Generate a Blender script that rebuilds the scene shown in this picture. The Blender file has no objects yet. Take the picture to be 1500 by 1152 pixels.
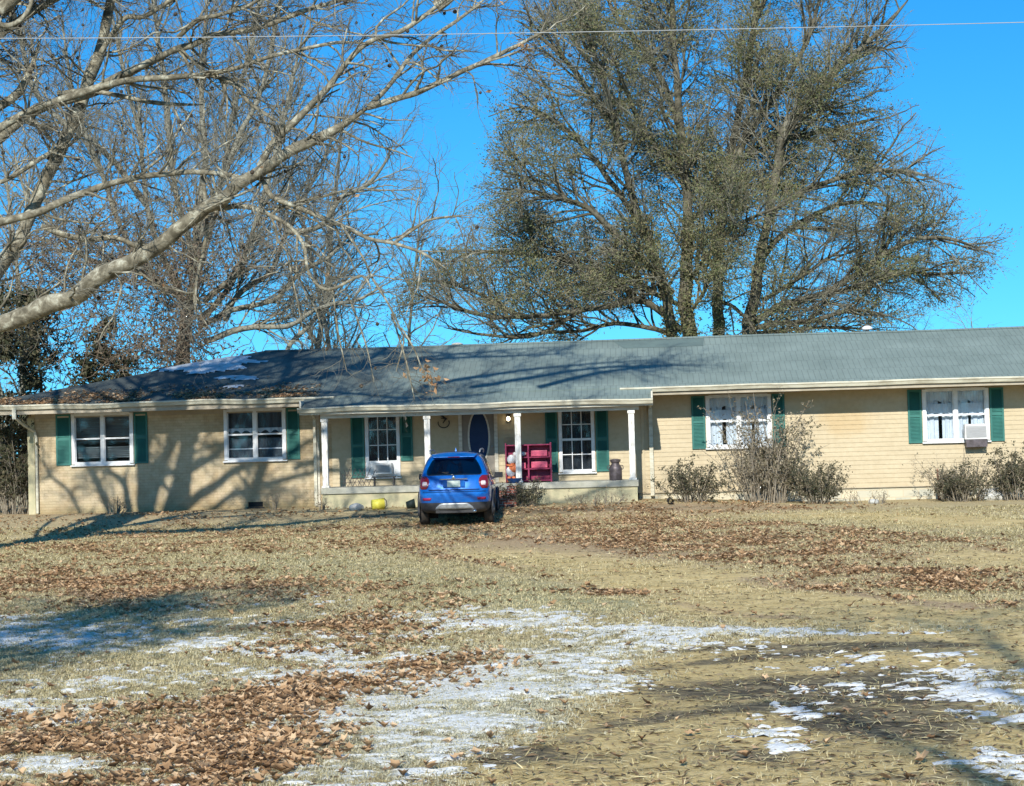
import bpy, bmesh, math, random
import numpy as np
from math import sin, cos, pi, radians, sqrt, atan, atan2, exp
from mathutils import Vector, Matrix, noise
from mathutils.bvhtree import BVHTree
R = random.Random(7)
sc = bpy.context.scene
C = sc.collection

# ------------------------------------------------------------ camera numbers
F, CZ, ROLL, HOR = 2700.0, 1.5, 0.0272, 660.0
PIT = atan((HOR - 576) / F)
YAW = 0.0625
D0 = 49.0

def ray(px, py):
    dx, dy = px - 750, py - 576
    c, s = cos(ROLL), sin(ROLL)
    x = dx * c - dy * s; y = dx * s + dy * c
    return Vector((x / F, cos(PIT) + y / F * sin(PIT), sin(PIT) - y / F * cos(PIT)))

def at(px, py, Y):
    d = ray(px, py)
    return d * (Y / d.y) + Vector((0, 0, CZ))

def sm(a, b, x):
    t = min(1, max(0, (x - a) / (b - a))); return t * t * (3 - 2 * t)

def fbm(x, y, z=0.0, o=4):
    v = 0; a = 1; t = 0
    for i in range(o):
        v += a * noise.noise((x, y, z)); t += a; a *= .5; x = x * 2.03 + 5.1; y = y * 2.03 + 1.7
    return v / t

def gbase(x, y):
    zh = .13 - .2 * sm(3, 9, x)
    zc = -.24 - .04 * sm(6, 14, x)
    a = sm(42.3, 47.6, y)
    z = zc + (zh - zc) * a
    if y < 42.6: z = zc - .33 * sm(0, 1, (42.6 - y) / 32.0)
    return z

def gz(x, y):
    n = 0
    if y > -40 and y < 140 and abs(x) < 90:
        n = .05 * fbm(x * .35, y * .35, 3.1, 2) + .032 * fbm(x * 1.7, y * 1.7, 9.2, 2)
        n *= 1 - .7 * sm(44, 47, y) * (1 - sm(55, 58, y))
    return gbase(x, y) + n

def at_ground(px, py):
    d = ray(px, py); z = -.3
    for i in range(14):
        t = (z - CZ) / d.z
        z = .5 * z + .5 * gbase(d.x * t, d.y * t)
    t = (z - CZ) / d.z
    return Vector((d.x * t, d.y * t, z))

SUN = Vector((-.162, -.992, .58)).normalized()        # towards the sun

# house frame
HM = Matrix.Translation((0, D0, 0)) @ Matrix.Rotation(-YAW, 4, 'Z')
def hw(u, v, z): return HM @ Vector((u, v, z))
def on_wall(px, py, v=0.0):
    d = ray(px, py); n = Vector((sin(YAW), cos(YAW), 0))
    t = (v + D0 * cos(YAW)) / d.dot(n)
    return d * t + Vector((0, 0, CZ))

# ------------------------------------------------------------ materials
def newmat(name):
    m = bpy.data.materials.new(name); m.use_nodes = True
    nt = m.node_tree; b = nt.nodes['Principled BSDF']
    return m, nt, b
def N(nt, t, **kw):
    n = nt.nodes.new(t)
    for k, v in kw.items():
        if k.startswith('i_'): n.inputs[k[2:].replace('_', ' ')].default_value = v
        else: setattr(n, k, v)
    return n
def L(nt, a, b): nt.links.new(a, b)
def noise_n(nt, vec, scale, detail=4, rough=.6, dist=0):
    n = N(nt, 'ShaderNodeTexNoise'); n.inputs['Scale'].default_value = scale
    n.inputs['Detail'].default_value = detail; n.inputs['Roughness'].default_value = rough
    n.inputs['Distortion'].default_value = dist
    if vec: L(nt, vec, n.inputs['Vector'])
    return n.outputs['Fac']
def ramp(nt, fac, stops):
    n = N(nt, 'ShaderNodeValToRGB'); e = n.color_ramp.elements
    while len(e) < len(stops): e.new(.5)
    for i, (p, c) in enumerate(stops):
        e[i].position = p; e[i].color = (c[0], c[1], c[2], 1) if not isinstance(c, (int, float)) else (c, c, c, 1)
    L(nt, fac, n.inputs[0]); return n.outputs[0]
def mix(nt, fac, a, b, mode='MIX'):
    n = N(nt, 'ShaderNodeMix', data_type='RGBA', blend_type=mode)
    if isinstance(fac, (int, float)): n.inputs[0].default_value = fac
    else: L(nt, fac, n.inputs[0])
    for s, v in ((6, a), (7, b)):
        if isinstance(v, tuple): n.inputs[s].default_value = (v[0], v[1], v[2], 1)
        else: L(nt, v, n.inputs[s])
    return n.outputs[2]
def math_(nt, op, a, b=None, clamp=False):
    n = N(nt, 'ShaderNodeMath', operation=op); n.use_clamp = clamp
    for s, v in ((0, a), (1, b)):
        if v is None: continue
        if isinstance(v, (int, float)): n.inputs[s].default_value = v
        else: L(nt, v, n.inputs[s])
    return n.outputs[0]
def coords(nt, scale=(1, 1, 1)):
    t = N(nt, 'ShaderNodeTexCoord'); m = N(nt, 'ShaderNodeMapping'); m.inputs['Scale'].default_value = scale
    L(nt, t.outputs['Object'], m.inputs['Vector']); return m.outputs[0]
def bump(nt, b, h, s=.3, d=.02):
    n = N(nt, 'ShaderNodeBump'); n.inputs['Strength'].default_value = s; n.inputs['Distance'].default_value = d
    L(nt, h, n.inputs['Height']); L(nt, n.outputs[0], b.inputs['Normal'])

def simple(name, c1, c2=None, scale=6, rough=.7, bmp=.15, metal=0, stretch=(1, 1, 1), lo=.35, hi=.65, coat=0, spec=.4):
    m, nt, b = newmat(name)
    v = coords(nt, stretch); f = noise_n(nt, v, scale, 6, .65)
    c2 = c2 or tuple(x * .75 for x in c1)
    L(nt, ramp(nt, f, [(lo, c1), (hi, c2)]), b.inputs['Base Color'])
    b.inputs['Roughness'].default_value = rough; b.inputs['Metallic'].default_value = metal
    b.inputs['Specular IOR Level'].default_value = spec
    if coat: b.inputs['Coat Weight'].default_value = coat; b.inputs['Coat Roughness'].default_value = .04
    if bmp: bump(nt, b, noise_n(nt, v, scale * 4, 4), bmp, .01)
    return m

M = {}
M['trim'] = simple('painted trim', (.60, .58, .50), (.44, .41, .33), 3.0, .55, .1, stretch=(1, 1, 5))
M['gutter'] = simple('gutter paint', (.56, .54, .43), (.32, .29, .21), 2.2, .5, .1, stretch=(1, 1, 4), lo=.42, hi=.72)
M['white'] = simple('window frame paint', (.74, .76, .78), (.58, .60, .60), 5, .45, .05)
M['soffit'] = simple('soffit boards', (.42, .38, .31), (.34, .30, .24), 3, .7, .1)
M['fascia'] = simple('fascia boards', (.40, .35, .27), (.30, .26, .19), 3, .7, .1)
M['shutter'] = simple('green shutter paint', (.028, .155, .130), (.020, .115, .10), 2.4, .6, .1)
M['slab'] = simple('porch concrete', (.44, .43, .36), (.31, .31, .25), 3.5, .85, .3)
M['slabw'] = simple('porch foundation paint', (.50, .44, .28), (.36, .35, .22), 3.2, .85, .3)
M['metal'] = simple('grey metal', (.35, .36, .37), (.22, .22, .22), 8, .4, .05, metal=.7)
M['can'] = simple('milk can metal', (.13, .11, .12), (.06, .05, .05), 8, .5, .1, metal=.4)
M['black'] = simple('black plastic', (.018, .018, .02), (.03, .03, .03), 8, .6, .05)
M['dark'] = simple('dark interior', (.03, .03, .032), (.02, .02, .02), 2, .9, 0)
M['inside'] = simple('interior plaster', (.20, .19, .17), (.15, .14, .12), 1, .9, 0)
M['pink'] = simple('magenta plastic', (.30, .022, .085), (.22, .015, .06), 3, .45, .02)
M['pink2'] = simple('pink plastic', (.62, .10, .17), (.5, .07, .13), 3, .4, .02)
M['orange'] = simple('orange cloth', (.80, .22, .08), (.6, .16, .06), 6, .7, .1)
M['toyw'] = simple('white toy', (.75, .76, .76), (.65, .64, .62), 6, .5, .05)
M['toyb'] = simple('blue plastic', (.03, .13, .40), (.02, .09, .3), 6, .4, .02)
M['yellow'] = simple('yellow plastic', (.78, .70, .10), (.6, .52, .06), 5, .45, .05)
M['ac'] = simple('air conditioner case', (.70, .71, .70), (.56, .56, .54), 5, .5, .05)
M['acg'] = simple('air conditioner grille', (.40, .41, .41), (.3, .3, .3), 40, .6, .3, stretch=(.2, 1, 4))
M['brick'] = None
M['curtain'] = simple('white lace curtain', (.78, .80, .80), (.66, .69, .70), 14, .9, .2, stretch=(1, 1, .6))
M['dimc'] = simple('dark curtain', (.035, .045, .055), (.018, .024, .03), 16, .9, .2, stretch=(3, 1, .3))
M['curtain2'] = simple('grey net curtain', (.085, .11, .125), (.05, .065, .08), 16, .9, .2, stretch=(3, 1, .3))
M['blind'] = simple('window blind', (.20, .23, .22), (.09, .10, .10), 10, .8, .3, stretch=(.15, 1, 4))
def snowm():
    m, nt, b = newmat('old thin snow'); v = coords(nt)
    f = math_(nt, 'ADD', math_(nt, 'MULTIPLY', noise_n(nt, coords(nt, (1, 1.6, 1)), 9, 6, .75, .4), .6), math_(nt, 'MULTIPLY', noise_n(nt, v, 42, 4, .7), .4))
    L(nt, ramp(nt, f, [(.42, (.82, .83, .80)), (.56, (.72, .73, .69)), (.62, (.40, .36, .25)), (.70, (.26, .21, .12))]), b.inputs['Base Color'])
    b.inputs['Roughness'].default_value = .8; b.inputs['Specular IOR Level'].default_value = .3
    bump(nt, b, f, .9, .03); return m
M['snow'] = snowm()
M['roofsnow'] = simple('roof snow', (.62, .66, .68), (.30, .33, .34), 5, .75, .5)
M['rust'] = simple('rusty stake', (.22, .09, .05), (.12, .06, .04), 12, .8, .1)
M['stone'] = simple('white stone', (.55, .55, .52), (.35, .35, .32), 5, .8, .4)
M['wire'] = simple('overhead wire', (.34, .36, .36), (.28, .30, .30), 2, .5, 0)
M['wood'] = simple('weathered plaque wood', (.42, .33, .22), (.3, .23, .15), 9, .8, .2)

def brickwall():
    m, nt, b = newmat('painted brick'); v = coords(nt)
    sx = N(nt, 'ShaderNodeSeparateXYZ'); L(nt, v, sx.inputs[0])
    cb = N(nt, 'ShaderNodeCombineXYZ'); L(nt, math_(nt, 'ADD', sx.outputs[0], sx.outputs[1]), cb.inputs[0]); L(nt, sx.outputs[2], cb.inputs[1])
    br = N(nt, 'ShaderNodeTexBrick'); L(nt, cb.outputs[0], br.inputs['Vector'])
    br.inputs['Scale'].default_value = 1; br.inputs['Brick Width'].default_value = .21; br.inputs['Row Height'].default_value = .075
    br.inputs['Mortar Size'].default_value = .007; br.inputs['Mortar Smooth'].default_value = .3
    br.inputs['Color1'].default_value = (.52, .425, .285, 1); br.inputs['Color2'].default_value = (.465, .39, .25, 1); br.inputs['Mortar'].default_value = (.42, .34, .215, 1)
    st = ramp(nt, noise_n(nt, v, 1.1, 5, .65, .6), [(.42, (1, 1, 1)), (.66, (.74, .68, .60))])
    st2 = ramp(nt, noise_n(nt, v, 6, 4, .6), [(.40, (1, 1, 1)), (.75, (.86, .83, .78))])
    c = mix(nt, 1, br.outputs['Color'], st, 'MULTIPLY'); c = mix(nt, 1, c, st2, 'MULTIPLY')
    low = ramp(nt, math_(nt, 'ADD', sx.outputs[2], math_(nt, 'MULTIPLY', noise_n(nt, v, 3, 4), .35)), [(.30, (.72, .70, .58)), (.62, (1, 1, 1))])
    c = mix(nt, 1, c, low, 'MULTIPLY')
    L(nt, c, b.inputs['Base Color']); b.inputs['Roughness'].default_value = .8
    bump(nt, b, math_(nt, 'ADD', math_(nt, 'MULTIPLY', br.outputs['Fac'], -1.0), math_(nt, 'MULTIPLY', noise_n(nt, v, 30), .4)), .55, .008)
    return m
M['brickwall'] = brickwall()
def redbrick():
    m, nt, b = newmat('red brick'); v = coords(nt)
    sx = N(nt, 'ShaderNodeSeparateXYZ'); L(nt, v, sx.inputs[0])
    cb = N(nt, 'ShaderNodeCombineXYZ'); L(nt, math_(nt, 'ADD', sx.outputs[0], sx.outputs[1]), cb.inputs[0]); L(nt, sx.outputs[2], cb.inputs[1])
    br = N(nt, 'ShaderNodeTexBrick'); L(nt, cb.outputs[0], br.inputs['Vector'])
    br.inputs['Scale'].default_value = 1; br.inputs['Brick Width'].default_value = .2; br.inputs['Row Height'].default_value = .07
    br.inputs['Mortar Size'].default_value = .009
    br.inputs['Color1'].default_value = (.30, .09, .06, 1); br.inputs['Color2'].default_value = (.20, .06, .045, 1); br.inputs['Mortar'].default_value = (.38, .34, .30, 1)
    L(nt, br.outputs['Color'], b.inputs['Base Color']); b.inputs['Roughness'].default_value = .85
    return m
M['redbrick'] = redbrick()
def siding():
    m, nt, b = newmat('lap siding'); v = coords(nt)
    sx = N(nt, 'ShaderNodeSeparateXYZ'); L(nt, v, sx.inputs[0])
    st = ramp(nt, noise_n(nt, coords(nt, (.9, 1, 2.2)), 1.3, 4, .6), [(.38, (.475, .395, .255)), (.66, (.425, .35, .22))])
    # one large water stain of its own shape
    d1 = math_(nt, 'POWER', math_(nt, 'DIVIDE', math_(nt, 'SUBTRACT', sx.outputs[0], 8.75), .75), 2)
    d2 = math_(nt, 'POWER', math_(nt, 'DIVIDE', math_(nt, 'SUBTRACT', sx.outputs[2], 2.1), .5), 2)
    dd = math_(nt, 'ADD', math_(nt, 'ADD', d1, d2), math_(nt, 'MULTIPLY', noise_n(nt, v, 2.4, 4), 1.6))
    s = ramp(nt, dd, [(.0, 1.0), (.9, .8), (1.0, 0.0)])
    n_ = N(nt, 'ShaderNodeMapRange'); L(nt, dd, n_.inputs[0]); n_.inputs[1].default_value = 1.1; n_.inputs[2].default_value = 2.0; n_.inputs[3].default_value = .6; n_.inputs[4].default_value = 0
    c = mix(nt, n_.outputs[0], st, (.41, .285, .125))
    c = mix(nt, 1, c, ramp(nt, noise_n(nt, v, 9, 3), [(.4, (1, 1, 1)), (.8, (.88, .86, .82))]), 'MULTIPLY')
    L(nt, c, b.inputs['Base Color']); b.inputs['Roughness'].default_value = .6
    return m
M['siding'] = siding()
def block():
    m, nt, b = newmat('foundation block'); v = coords(nt)
    sx = N(nt, 'ShaderNodeSeparateXYZ'); L(nt, v, sx.inputs[0])
    cb = N(nt, 'ShaderNodeCombineXYZ'); L(nt, sx.outputs[0], cb.inputs[0]); L(nt, sx.outputs[2], cb.inputs[1])
    br = N(nt, 'ShaderNodeTexBrick'); L(nt, cb.outputs[0], br.inputs['Vector'])
    br.inputs['Scale'].default_value = 1; br.inputs['Brick Width'].default_value = .4; br.inputs['Row Height'].default_value = .2; br.inputs['Mortar Size'].default_value = .012
    br.inputs['Color1'].default_value = (.56, .50, .36, 1); br.inputs['Color2'].default_value = (.40, .40, .33, 1); br.inputs['Mortar'].default_value = (.46, .40, .28, 1)
    L(nt, br.outputs['Color'], b.inputs['Base Color']); b.inputs['Roughness'].default_value = .85
    return m
M['block'] = block()
def roofm():
    m, nt, b = newmat('roof shingles'); v = coords(nt)
    br = N(nt, 'ShaderNodeTexBrick'); L(nt, v, br.inputs['Vector'])
    br.offset = .5; br.offset_frequency = 2
    br.inputs['Scale'].default_value = 1; br.inputs['Brick Width'].default_value = .15; br.inputs['Row Height'].default_value = .81
    br.inputs['Mortar Size'].default_value = .009; br.inputs['Mortar Smooth'].default_value = .2
    br.inputs['Color1'].default_value = (.195, .245, .222, 1); br.inputs['Color2'].default_value = (.185, .233, .210, 1); br.inputs['Mortar'].default_value = (.135, .170, .157, 1)
    st = ramp(nt, noise_n(nt, v, .8, 5, .6), [(.35, (1.05, 1.05, 1.05)), (.70, (.76, .78, .78))])
    c = mix(nt, 1, br.outputs['Color'], st, 'MULTIPLY')
    sx = N(nt, 'ShaderNodeSeparateXYZ'); L(nt, v, sx.inputs[0])
    # left part of the roof darker: weathering plus tree shade put into the colour
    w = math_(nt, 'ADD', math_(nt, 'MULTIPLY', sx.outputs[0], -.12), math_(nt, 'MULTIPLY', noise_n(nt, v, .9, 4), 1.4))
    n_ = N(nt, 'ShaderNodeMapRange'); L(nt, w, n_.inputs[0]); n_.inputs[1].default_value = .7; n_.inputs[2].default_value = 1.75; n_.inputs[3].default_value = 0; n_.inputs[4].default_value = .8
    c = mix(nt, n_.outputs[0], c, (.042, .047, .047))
    # slipped-tab streaks
    sp = ramp(nt, noise_n(nt, coords(nt, (1.2, 9, 1)), 1.6, 3), [(.70, (1, 1, 1)), (.76, (.5, .52, .52))])
    c = mix(nt, 1, c, sp, 'MULTIPLY')
    L(nt, c, b.inputs['Base Color']); b.inputs['Roughness'].default_value = .9; b.inputs['Specular IOR Level'].default_value = .25
    bump(nt, b, math_(nt, 'ADD', math_(nt, 'MULTIPLY', br.outputs['Fac'], -1.0), math_(nt, 'MULTIPLY', noise_n(nt, v, 60), .5)), .4, .01)
    return m
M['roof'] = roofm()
M['roofpatch'] = simple('newer shingle patch', (.12, .17, .155), (.10, .14, .13), 3, .9, .3)
def glassm(name, tint=(.5, .55, .58), refl=.10, tr=.8):
    m, nt, b = newmat(name)
    nt.nodes.remove(b); out = nt.nodes['Material Output']
    t = N(nt, 'ShaderNodeBsdfTransparent'); t.inputs[0].default_value = (tr * tint[0] * 1.6, tr * tint[1] * 1.6, tr * tint[2] * 1.6, 1)
    g = N(nt, 'ShaderNodeBsdfGlossy'); g.inputs['Roughness'].default_value = .03
    f = N(nt, 'ShaderNodeLayerWeight')
    f2 = math_(nt, 'ADD', math_(nt, 'MULTIPLY', math_(nt, 'POWER', f.outputs['Facing'], 5), .9), refl, True)
    mx = N(nt, 'ShaderNodeMixShader'); L(nt, f2, mx.inputs[0]); L(nt, t.outputs[0], mx.inputs[1]); L(nt, g.outputs[0], mx.inputs[2])
    L(nt, mx.outputs[0], out.inputs[0]); return m
M['glass'] = glassm('window glass', (.6, .62, .64), .06, .95)
M['carglass'] = glassm('tinted car glass', (.10, .11, .12), .08, .8)
M['doorglass'] = simple('dark blue door glass', (.006, .022, .075), (.010, .03, .09), 5, .3, .02, spec=.15)
M['carpaint'] = simple('metallic blue car paint', (.003, .125, .50), (.003, .115, .45), 60, .28, 0, metal=.25, coat=1)
M['clad'] = simple('grey car cladding', (.035, .037, .042), (.05, .05, .055), 10, .6, .05)
M['skid'] = simple('silver skid plate', (.42, .44, .45), (.28, .30, .31), 12, .4, .05, metal=.4)
M['chrome'] = simple('chrome', (.8, .8, .8), (.7, .7, .7), 5, .12, 0, metal=1)
M['tail'] = simple('red tail lamp', (.20, .008, .014), (.14, .006, .010), 8, .15, 0, coat=1)
M['tailw'] = simple('clear tail lamp', (.75, .62, .62), (.6, .5, .5), 8, .15, 0, coat=1)
M['reflector'] = simple('dull red reflector', (.30, .02, .07), (.22, .015, .05), 8, .3, 0)
M['plate'] = simple('number plate', (.60, .64, .58), (.30, .45, .42), 7, .5, 0, stretch=(1, 1, 2))
M['tyre'] = simple('tyre rubber', (.022, .022, .023), (.06, .05, .04), 8, .85, .1)
M['rim'] = simple('alloy rim', (.45, .46, .48), (.35, .36, .38), 8, .3, 0, metal=.8)
def emis(name, col, st):
    m, nt, b = newmat(name); b.inputs['Emission Color'].default_value = (*col, 1); b.inputs['Emission Strength'].default_value = st
    b.inputs['Base Color'].default_value = (*col, 1); return m
M['bulb'] = emis('lit bulb', (1, .85, .55), 6)
def barkm(name, c1, c2, c3=None, sc_=5):
    m, nt, b = newmat(name); v = coords(nt)
    f = noise_n(nt, v, sc_, 5, .65, .5)
    st = [(.36, c1), (.52, c2)] + ([(.66, c3)] if c3 else [])
    L(nt, ramp(nt, f, st), b.inputs['Base Color']); b.inputs['Roughness'].default_value = .85
    b.inputs['Specular IOR Level'].default_value = .2
    bump(nt, b, noise_n(nt, v, 22, 4), .5, .02); return m
M['bark_syc'] = barkm('sycamore bark', (.09, .08, .055), (.20, .18, .13), (.42, .41, .32), 5)
M['twig_syc'] = barkm('sycamore twigs', (.105, .098, .075), (.20, .19, .15), None, 3)
M['bark_oak'] = barkm('oak bark', (.06, .055, .038), (.11, .10, .072), (.18, .17, .13), 3)
M['twig_oak'] = barkm('oak twigs', (.13, .125, .09), (.22, .21, .16), None, 3)
M['bark_bg'] = barkm('grey bare tree bark', (.125, .122, .095), (.235, .228, .18), None, 2)
M['bark_vine'] = barkm('brown vine stems', (.11, .08, .055), (.21, .165, .12), None, 2)
M['bark_shrub'] = barkm('shrub stems', (.14, .115, .08), (.27, .235, .18), None, 8)
def leafm(name, a, b_, c_=None, sc_=.8, tr=.25, rough=.7):
    m, nt, b = newmat(name); v = coords(nt)
    g = N(nt, 'ShaderNodeNewGeometry')
    f = math_(nt, 'ADD', math_(nt, 'MULTIPLY', noise_n(nt, v, sc_, 3), .6), math_(nt, 'MULTIPLY', g.outputs['Random Per Island'], .4))
    col = ramp(nt, f, [(.30, a), (.50, b_)] + ([(.68, c_)] if c_ else []))
    L(nt, col, b.inputs['Base Color']); b.inputs['Roughness'].default_value = rough; b.inputs['Specular IOR Level'].default_value = .25
    t = N(nt, 'ShaderNodeBsdfTranslucent'); L(nt, col, t.inputs[0])
    mx = N(nt, 'ShaderNodeMixShader'); mx.inputs[0].default_value = tr
    out = nt.nodes['Material Output']
    L(nt, b.outputs[0], mx.inputs[1]); L(nt, t.outputs[0], mx.inputs[2]); L(nt, mx.outputs[0], out.inputs[0]); return m
M['leaf_oak'] = leafm('semi evergreen oak leaves', (.13, .155, .065), (.20, .21, .10), (.27, .225, .125))
M['leaf_dark'] = leafm('dark evergreen leaves', (.045, .05, .026), (.075, .08, .042), (.13, .11, .065))
M['leaf_brown'] = leafm('dead brown leaves', (.30, .17, .085), (.38, .23, .12), (.46, .30, .17), 2)
M['leaf_litter'] = leafm('fallen leaf litter', (.24, .14, .07), (.50, .315, .165), (.74, .53, .32), 2.5, .35)
M['leaf_vine'] = leafm('dry vine leaves', (.12, .09, .06), (.20, .155, .105), (.17, .165, .10))
M['leaf_shrub'] = leafm('dull green shrub leaves', (.050, .058, .032), (.095, .095, .055), (.19, .16, .10), 3)
M['leaf_pale'] = leafm('pale dry shrub leaves', (.16, .13, .08), (.28, .24, .16), (.38, .33, .24), 4)
M['leaf_scrap'] = leafm('leaf scraps', (.10, .07, .04), (.22, .15, .085), (.40, .30, .19), 2)
M['grass'] = leafm('dry winter grass', (.44, .37, .19), (.62, .53, .28), (.78, .69, .42), .9, .3)
M['grass_pale'] = leafm('bleached winter grass', (.50, .47, .31), (.64, .60, .42), (.74, .70, .52), 1.2, .3)
M['seed'] = simple('seed balls', (.07, .05, .035), (.04, .03, .02), 8, .9, 0)

# ------------------------------------------------------------ mesh builders
class MB:
    def __init__(s): s.v = []; s.f = []
    def add(s, vs, fs):
        o = len(s.v); s.v += [tuple(v) for v in vs]; s.f += [tuple(i + o for i in f) for f in fs]; return s
    def box(s, x0, x1, y0, y1, z0, z1):
        return s.add([(x0, y0, z0), (x1, y0, z0), (x1, y1, z0), (x0, y1, z0), (x0, y0, z1), (x1, y0, z1), (x1, y1, z1), (x0, y1, z1)],
                     [(0, 3, 2, 1), (4, 5, 6, 7), (0, 1, 5, 4), (1, 2, 6, 5), (2, 3, 7, 6), (3, 0, 4, 7)])
    def quad(s, a, b, c, d): return s.add([a, b, c, d], [(0, 1, 2, 3)])
    def tube(s, pts, rads, n=8, cap=True):
        pts = [Vector(p) for p in pts]; rings = []; ref = None
        if isinstance(rads, (int, float)): rads = [rads] * len(pts)
        for i, p in enumerate(pts):
            t = (pts[min(i + 1, len(pts) - 1)] - pts[max(i - 1, 0)]).normalized()
            if ref is None: ref = t.orthogonal().normalized()
            u = (ref - t * ref.dot(t)).normalized(); ref = u; w = t.cross(u)
            rings.append([p + (u * cos(2 * pi * k / n) + w * sin(2 * pi * k / n)) * rads[i] for k in range(n)])
        vs = [v for r in rings for v in r]; fs = []
        for i in range(len(pts) - 1):
            for k in range(n):
                a = i * n + k; b = i * n + (k + 1) % n
                fs.append((a, b, b + n, a + n))
        if cap: fs.append(tuple(range(n))[::-1]); fs.append(tuple(range((len(pts) - 1) * n, len(pts) * n)))
        return s.add(vs, fs)
    def lathe(s, prof, n=20, c=(0, 0, 0)):
        vs = []; fs = []
        for r, z in prof:
            for k in range(n): vs.append((c[0] + r * cos(2 * pi * k / n), c[1] + r * sin(2 * pi * k / n), c[2] + z))
        for i in range(len(prof) - 1):
            for k in range(n):
                a = i * n + k; b = i * n + (k + 1) % n; fs.append((a, b, b + n, a + n))
        fs.append(tuple(range(n))[::-1]); fs.append(tuple(range((len(prof) - 1) * n, len(prof) * n)))
        return s.add(vs, fs)
    def build(s, name, mat, parent=None, smooth=False, bevel=0):
        me = bpy.data.meshes.new(name); me.from_pydata(s.v, [], s.f); me.update()
        if smooth:
            me.polygons.foreach_set('use_smooth', [True] * len(me.polygons))
        me.materials.append(mat)
        o = bpy.data.objects.new(name, me); C.objects.link(o)
        if parent: o.parent = parent
        if bevel:
            b = o.modifiers.new('bevel', 'BEVEL'); b.width = bevel; b.segments = 2; b.limit_method = 'ANGLE'
        return o

def npmesh(name, V, Fq, mat, parent=None, smooth=False):
    """V (n,3), Fq (m,k) all faces with k corners"""
    me = bpy.data.meshes.new(name); n, k = Fq.shape
    me.vertices.add(len(V)); me.vertices.foreach_set('co', np.asarray(V, dtype=np.float32).ravel())
    me.loops.add(n * k); me.loops.foreach_set('vertex_index', Fq.astype(np.int32).ravel())
    me.polygons.add(n); me.polygons.foreach_set('loop_start', np.arange(0, n * k, k, dtype=np.int32))
    me.polygons.foreach_set('loop_total', np.full(n, k, dtype=np.int32))
    if smooth: me.polygons.foreach_set('use_smooth', np.ones(n, dtype=bool))
    me.update(calc_edges=True); me.materials.append(mat)
    o = bpy.data.objects.new(name, me); C.objects.link(o)
    if parent: o.parent = parent
    return o

class Branches:
    def __init__(s): s.g = {}
    def add(s, pts, rads, n):
        s.g.setdefault((len(pts), n), []).append((pts, rads))
    def build(s, name, mat, parent):
        Vs = []; Fs = []; off = 0
        for (Ln, n), items in s.g.items():
            P = np.array([[(p[0], p[1], p[2]) for p in it[0]] for it in items]); Rr = np.array([it[1] for it in items])
            T = np.empty_like(P); T[:, 1:-1] = P[:, 2:] - P[:, :-2]; T[:, 0] = P[:, 1] - P[:, 0]; T[:, -1] = P[:, -1] - P[:, -2]
            T /= np.linalg.norm(T, axis=2, keepdims=True) + 1e-9
            m = P[:, -1] - P[:, 0]; ref = np.where((np.abs(m[:, 2]) > .9 * np.linalg.norm(m, axis=1))[:, None], np.array([[1., 0, 0]]), np.array([[0, 0, 1.]]))
            U = np.cross(T, ref[:, None, :]); U /= np.linalg.norm(U, axis=2, keepdims=True) + 1e-9
            W = np.cross(T, U)
            a = np.arange(n) * 2 * pi / n
            V = P[:, :, None, :] + Rr[:, :, None, None] * (U[:, :, None, :] * np.cos(a)[None, None, :, None] + W[:, :, None, :] * np.sin(a)[None, None, :, None])
            B = len(items); V = V.reshape(-1, 3)
            idx = np.arange(B * Ln * n).reshape(B, Ln, n) + off
            A = idx[:, :-1, :]; Bn = np.roll(A, -1, axis=2); D = idx[:, 1:, :]; Cn = np.roll(D, -1, axis=2)
            Fs.append(np.stack([A, Bn, Cn, D], axis=-1).reshape(-1, 4)); Vs.append(V); off += len(V)
        return npmesh(name, np.concatenate(Vs), np.concatenate(Fs), mat, parent, True)

def leaves_mesh(name, centers, size, mat, parent, flat=0.0, aspect=.5, seed=1, dirs=None, bend=.25):
    """each leaf: 2 quads folded along the midrib"""
    rs = np.random.RandomState(seed); c = np.asarray(centers, dtype=float); n = len(c)
    s = size * (0.6 + .8 * rs.rand(n))
    d = rs.normal(size=(n, 3)); d[:, 2] *= (1 - flat)
    if dirs is not None: d = d * .6 + np.asarray(dirs) * 1.2
    d /= np.linalg.norm(d, axis=1, keepdims=True)
    nn = rs.normal(size=(n, 3)); nn[:, 2] += flat * 4
    w = np.cross(nn, d); w /= np.linalg.norm(w, axis=1, keepdims=True) + 1e-9
    up = np.cross(d, w)
    s_ = s[:, None]
    a0 = c - d * s_ * .5; a1 = c + d * s_ * .5; m = c
    k = bend * rs.rand(n)[:, None]
    l = m + w * s_ * aspect * .5 + up * s_ * k; r = m - w * s_ * aspect * .5 + up * s_ * k
    V = np.stack([a0, r, a1, l], axis=1).reshape(-1, 3)
    i = np.arange(n) * 4
    Fq = np.concatenate([np.stack([i, i + 1, i + 2], 1), np.stack([i, i + 2, i + 3], 1)])
    return npmesh(name, V, Fq, mat, parent)

def empty(name, loc=(0, 0, 0), rz=0):
    o = bpy.data.objects.new(name, None); C.objects.link(o); o.location = loc; o.rotation_euler = (0, 0, rz); o.empty_display_size = .3; return o
def tag(o, label, cat=None, group=None, kind=None):
    if label: o['label'] = label
    if cat: o['category'] = cat
    if group: o['group'] = group
    if kind: o['kind'] = kind
    return o

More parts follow.
